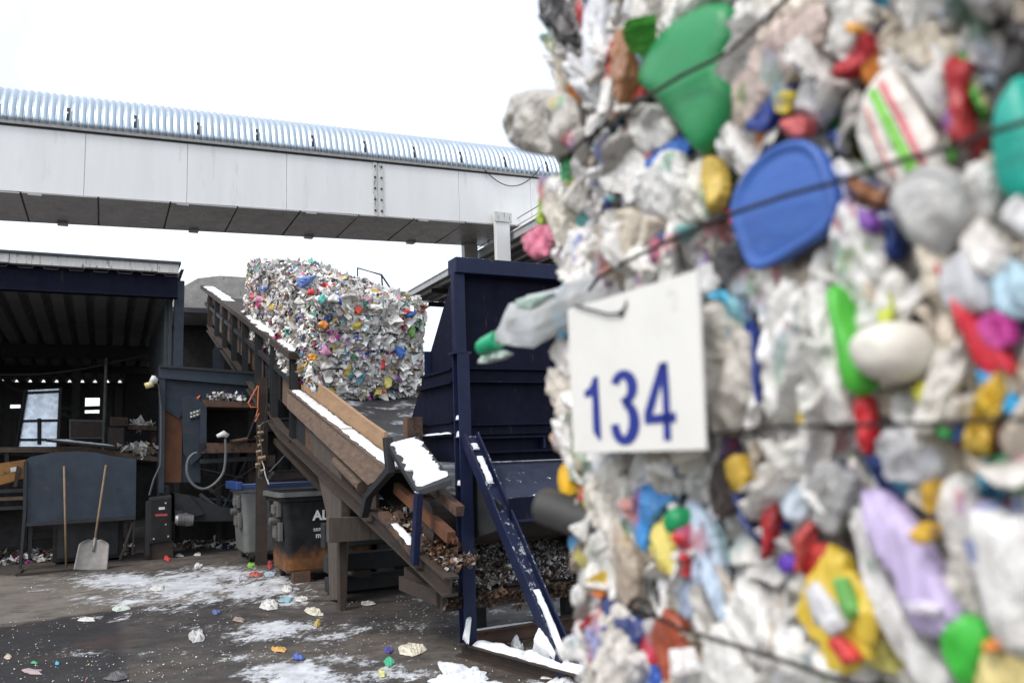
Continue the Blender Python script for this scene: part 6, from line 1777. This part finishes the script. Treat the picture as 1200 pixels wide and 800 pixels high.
for i, a in enumerate((
    ('crumpled_film', 'crumpled clear-white film lying alone in the middle of the dark asphalt', 'litter', 230, 748, 12, 7, (.55, .55, .54), .07),
    ('torn_paper', 'cream torn sheet at the bottom, left of the hopper foot', 'litter', 484, 762, 14, 7, (.70, .66, .52), .04),
    ('bottle_cap', 'blue crushed cap on the snow near the bottom', 'litter', 350, 771, 8, 4, (.03, .08, .42), .05),
    ('film_scrap', 'orange film scrap between the snow patches', 'litter', 326, 762, 8, 3, (.6, .33, .06), .03),
    ('film_scrap', 'violet-blue scrap left of the cream sheet', 'litter', 456, 762, 6, 4, (.06, .04, .30), .03),
    ('film_scrap', 'green scrap near the bottom edge, below the violet one', 'litter', 456, 778, 7, 4, (.03, .42, .22), .03),
    ('crumpled_film', 'white crumpled film left of the wooden leg', 'litter', 315, 709, 12, 6, W2, .06),
    ('film_scrap', 'light blue wrapper left of the wooden leg', 'litter', 334, 704, 9, 3, (.25, .5, .6), .02),
    ('crushed_cup', 'white crushed cup by the black bin base', 'litter', 336, 691, 6, 4, W2, .05),
    ('torn_paper', 'cream strip of card before the wooden leg', 'litter', 369, 717, 11, 5, (.66, .62, .5), .04),
    ('film_scrap', 'yellow-brown scrap just below the cream card', 'litter', 373, 731, 5, 4, (.5, .36, .08), .04),
    ('crumpled_film', 'white scrap at the foot of the wooden leg', 'litter', 388, 690, 4, 11, (.72, .71, .69), .10),
    ('film_scrap', 'white scrap right of the wooden leg', 'litter', 431, 708, 9, 3, (.68, .66, .58), .03),
    ('bottle_cap', 'red scrap at the foot of the control cabinet', 'litter', 195, 655, 4, 3, (.65, .03, .03), .05),
    ('film_scrap', 'white scrap right of the red one', 'litter', 210, 651, 6, 2, W2, .03),
    ('film_scrap', 'white scrap on the dark floor, furthest right before the bins', 'litter', 231, 650, 5, 2, W2, .03),
    ('crumpled_film', 'white lump at the top of the snow patch', 'litter', 232, 664, 5, 3, (.72, .71, .69), .05),
    ('film_scrap', 'long pale wrapper with green edge on the snow', 'litter', 140, 714, 12, 3, (.55, .62, .55), .03),
    ('film_scrap', 'white wrapper on the left part of the snow patch', 'litter', 186, 690, 10, 3, W2, .03),
    ('film_scrap', 'bright green scrap at the foot of the blue-rimmed bin', 'litter', 293, 663, 5, 2.5, (.2, .55, .03), .04),
    ('crushed_can', 'red crushed can before the bins', 'litter', 300, 674, 8, 3, (.42, .07, .04), .05),
    ('film_scrap', 'pale blue scrap beside the red can', 'litter', 317, 673, 8, 3, (.4, .52, .6), .03),
    ('film_scrap', 'white and navy wrapper left of the red can', 'litter', 281, 678, 9, 4, (.5, .5, .55), .03),
    ('film_scrap', 'red scrap wedged between the two bins', 'litter', 317, 663, 3, 5, (.45, .02, .03), .06),
    ('film_scrap', 'small blue scrap on the edge of the snow', 'litter', 253, 718, 6, 2.5, (.05, .1, .3), .03),
    ('film_scrap', 'pinkish translucent scrap at the bottom left', 'litter', 38, 788, 12, 3.5, (.4, .3, .3), .02),
    ('film_scrap', 'cyan fleck at the bottom left', 'litter', 67, 778, 3, 2, (.05, .4, .6), .02),
    ('film_scrap', 'green fleck at the bottom left', 'litter', 40, 777, 4, 1.5, (.05, .4, .15), .02),
    ('film_scrap', 'tan scrap at the left edge of the asphalt', 'litter', 9, 770, 4, 3, (.5, .42, .3), .02),
    ('dark_film', 'dark wet film at the bottom edge', 'litter', 137, 794, 16, 4, (.05, .05, .055), .04),
    ('film_scrap', 'white scrap in the far left shade', 'litter', 14, 652, 9, 2, W2, .03),
    ('film_scrap', 'white strip left on the trodden snow', 'litter', 102, 726, 10, 2.5, W2, .02),
    ('film_scrap', 'brown translucent scrap between leg and film', 'litter', 279, 727, 9, 3, (.3, .22, .18), .03),
    ('film_scrap', 'white film scrap behind the orange one', 'litter', 355, 702, 8, 4, W2, .03),
    ('crumpled_film', 'clear bag at the foot of the hopper frame', 'litter', 606, 762, 8, 8, (.55, .58, .6), .10),
    ('film_scrap', 'yellow-green scrap at the bottom right of the snow', 'litter', 447, 790, 5, 4, (.55, .55, .2), .03),
    )):
    nm, lab, cat, px, py, rx, ry, col, h = a
    litter(nm, lab, cat, px, py, rx, ry, col, 300 + i, h)
def plf(r):
    x, y = r.uniform(0, 700), r.uniform(670, 820); s, w = at_z(x, y)
    if noise.noise(Vector((s * .8, w * .8, 4))) < -.15: return None
    return S(s, w, .008)
o = flakes(2000, plf, .013, lambda r: r.choice(WHITES) if r.random() < .94 else r.choice(ACCENT), 5, flat=.85).build('litter_flecks', shred_m, None)
tag(o, 'tiny white and coloured flecks scattered over the wet asphalt', 'litter', kind='stuff')
# snow bank by the hopper foot
def bank(name, label, pts, h, seed):
    q = [at_z(x, y) for x, y in pts]; q = smooth_outline(q, 72); cx = sum(a for a, b in q) / len(q); cy = sum(b for a, b in q) / len(q)
    q = [(cx + (a - cx) * (1 + .5 * noise.noise(Vector((a * 9, b * 9, seed)))), cy + (b - cy) * (1 + .5 * noise.noise(Vector((a * 9, b * 9, seed))))) for a, b in q]
    vs, fs = ring_patch(q, lambda a, b, hh: S(a, b, .004 + max(0, hh * (.9 + 1.2 * noise.noise(Vector((a * 11, b * 11, 3)))) + .012 * noise.noise(Vector((a * 40, b * 40, 1))) - .006)), h, 0.0, seed, rings=26, back=0, fold=5, stretch=(1, 1), pw=.9)
    o = MB().add(vs, fs).build(name, snow, None, smooth=True); tag(o, label, 'snow', kind='stuff')
bank('snow_bank', 'small bank of snow under the hopper foot beam', [(640, 800), (650, 765), (690, 750), (740, 760), (760, 830), (650, 850), (630, 830)], .05, 3)
bank('snow_bank', 'low snow heap at the bottom left of the hopper foot', [(510, 800), (520, 782), (545, 778), (575, 795), (590, 830), (520, 840)], .045, 9)
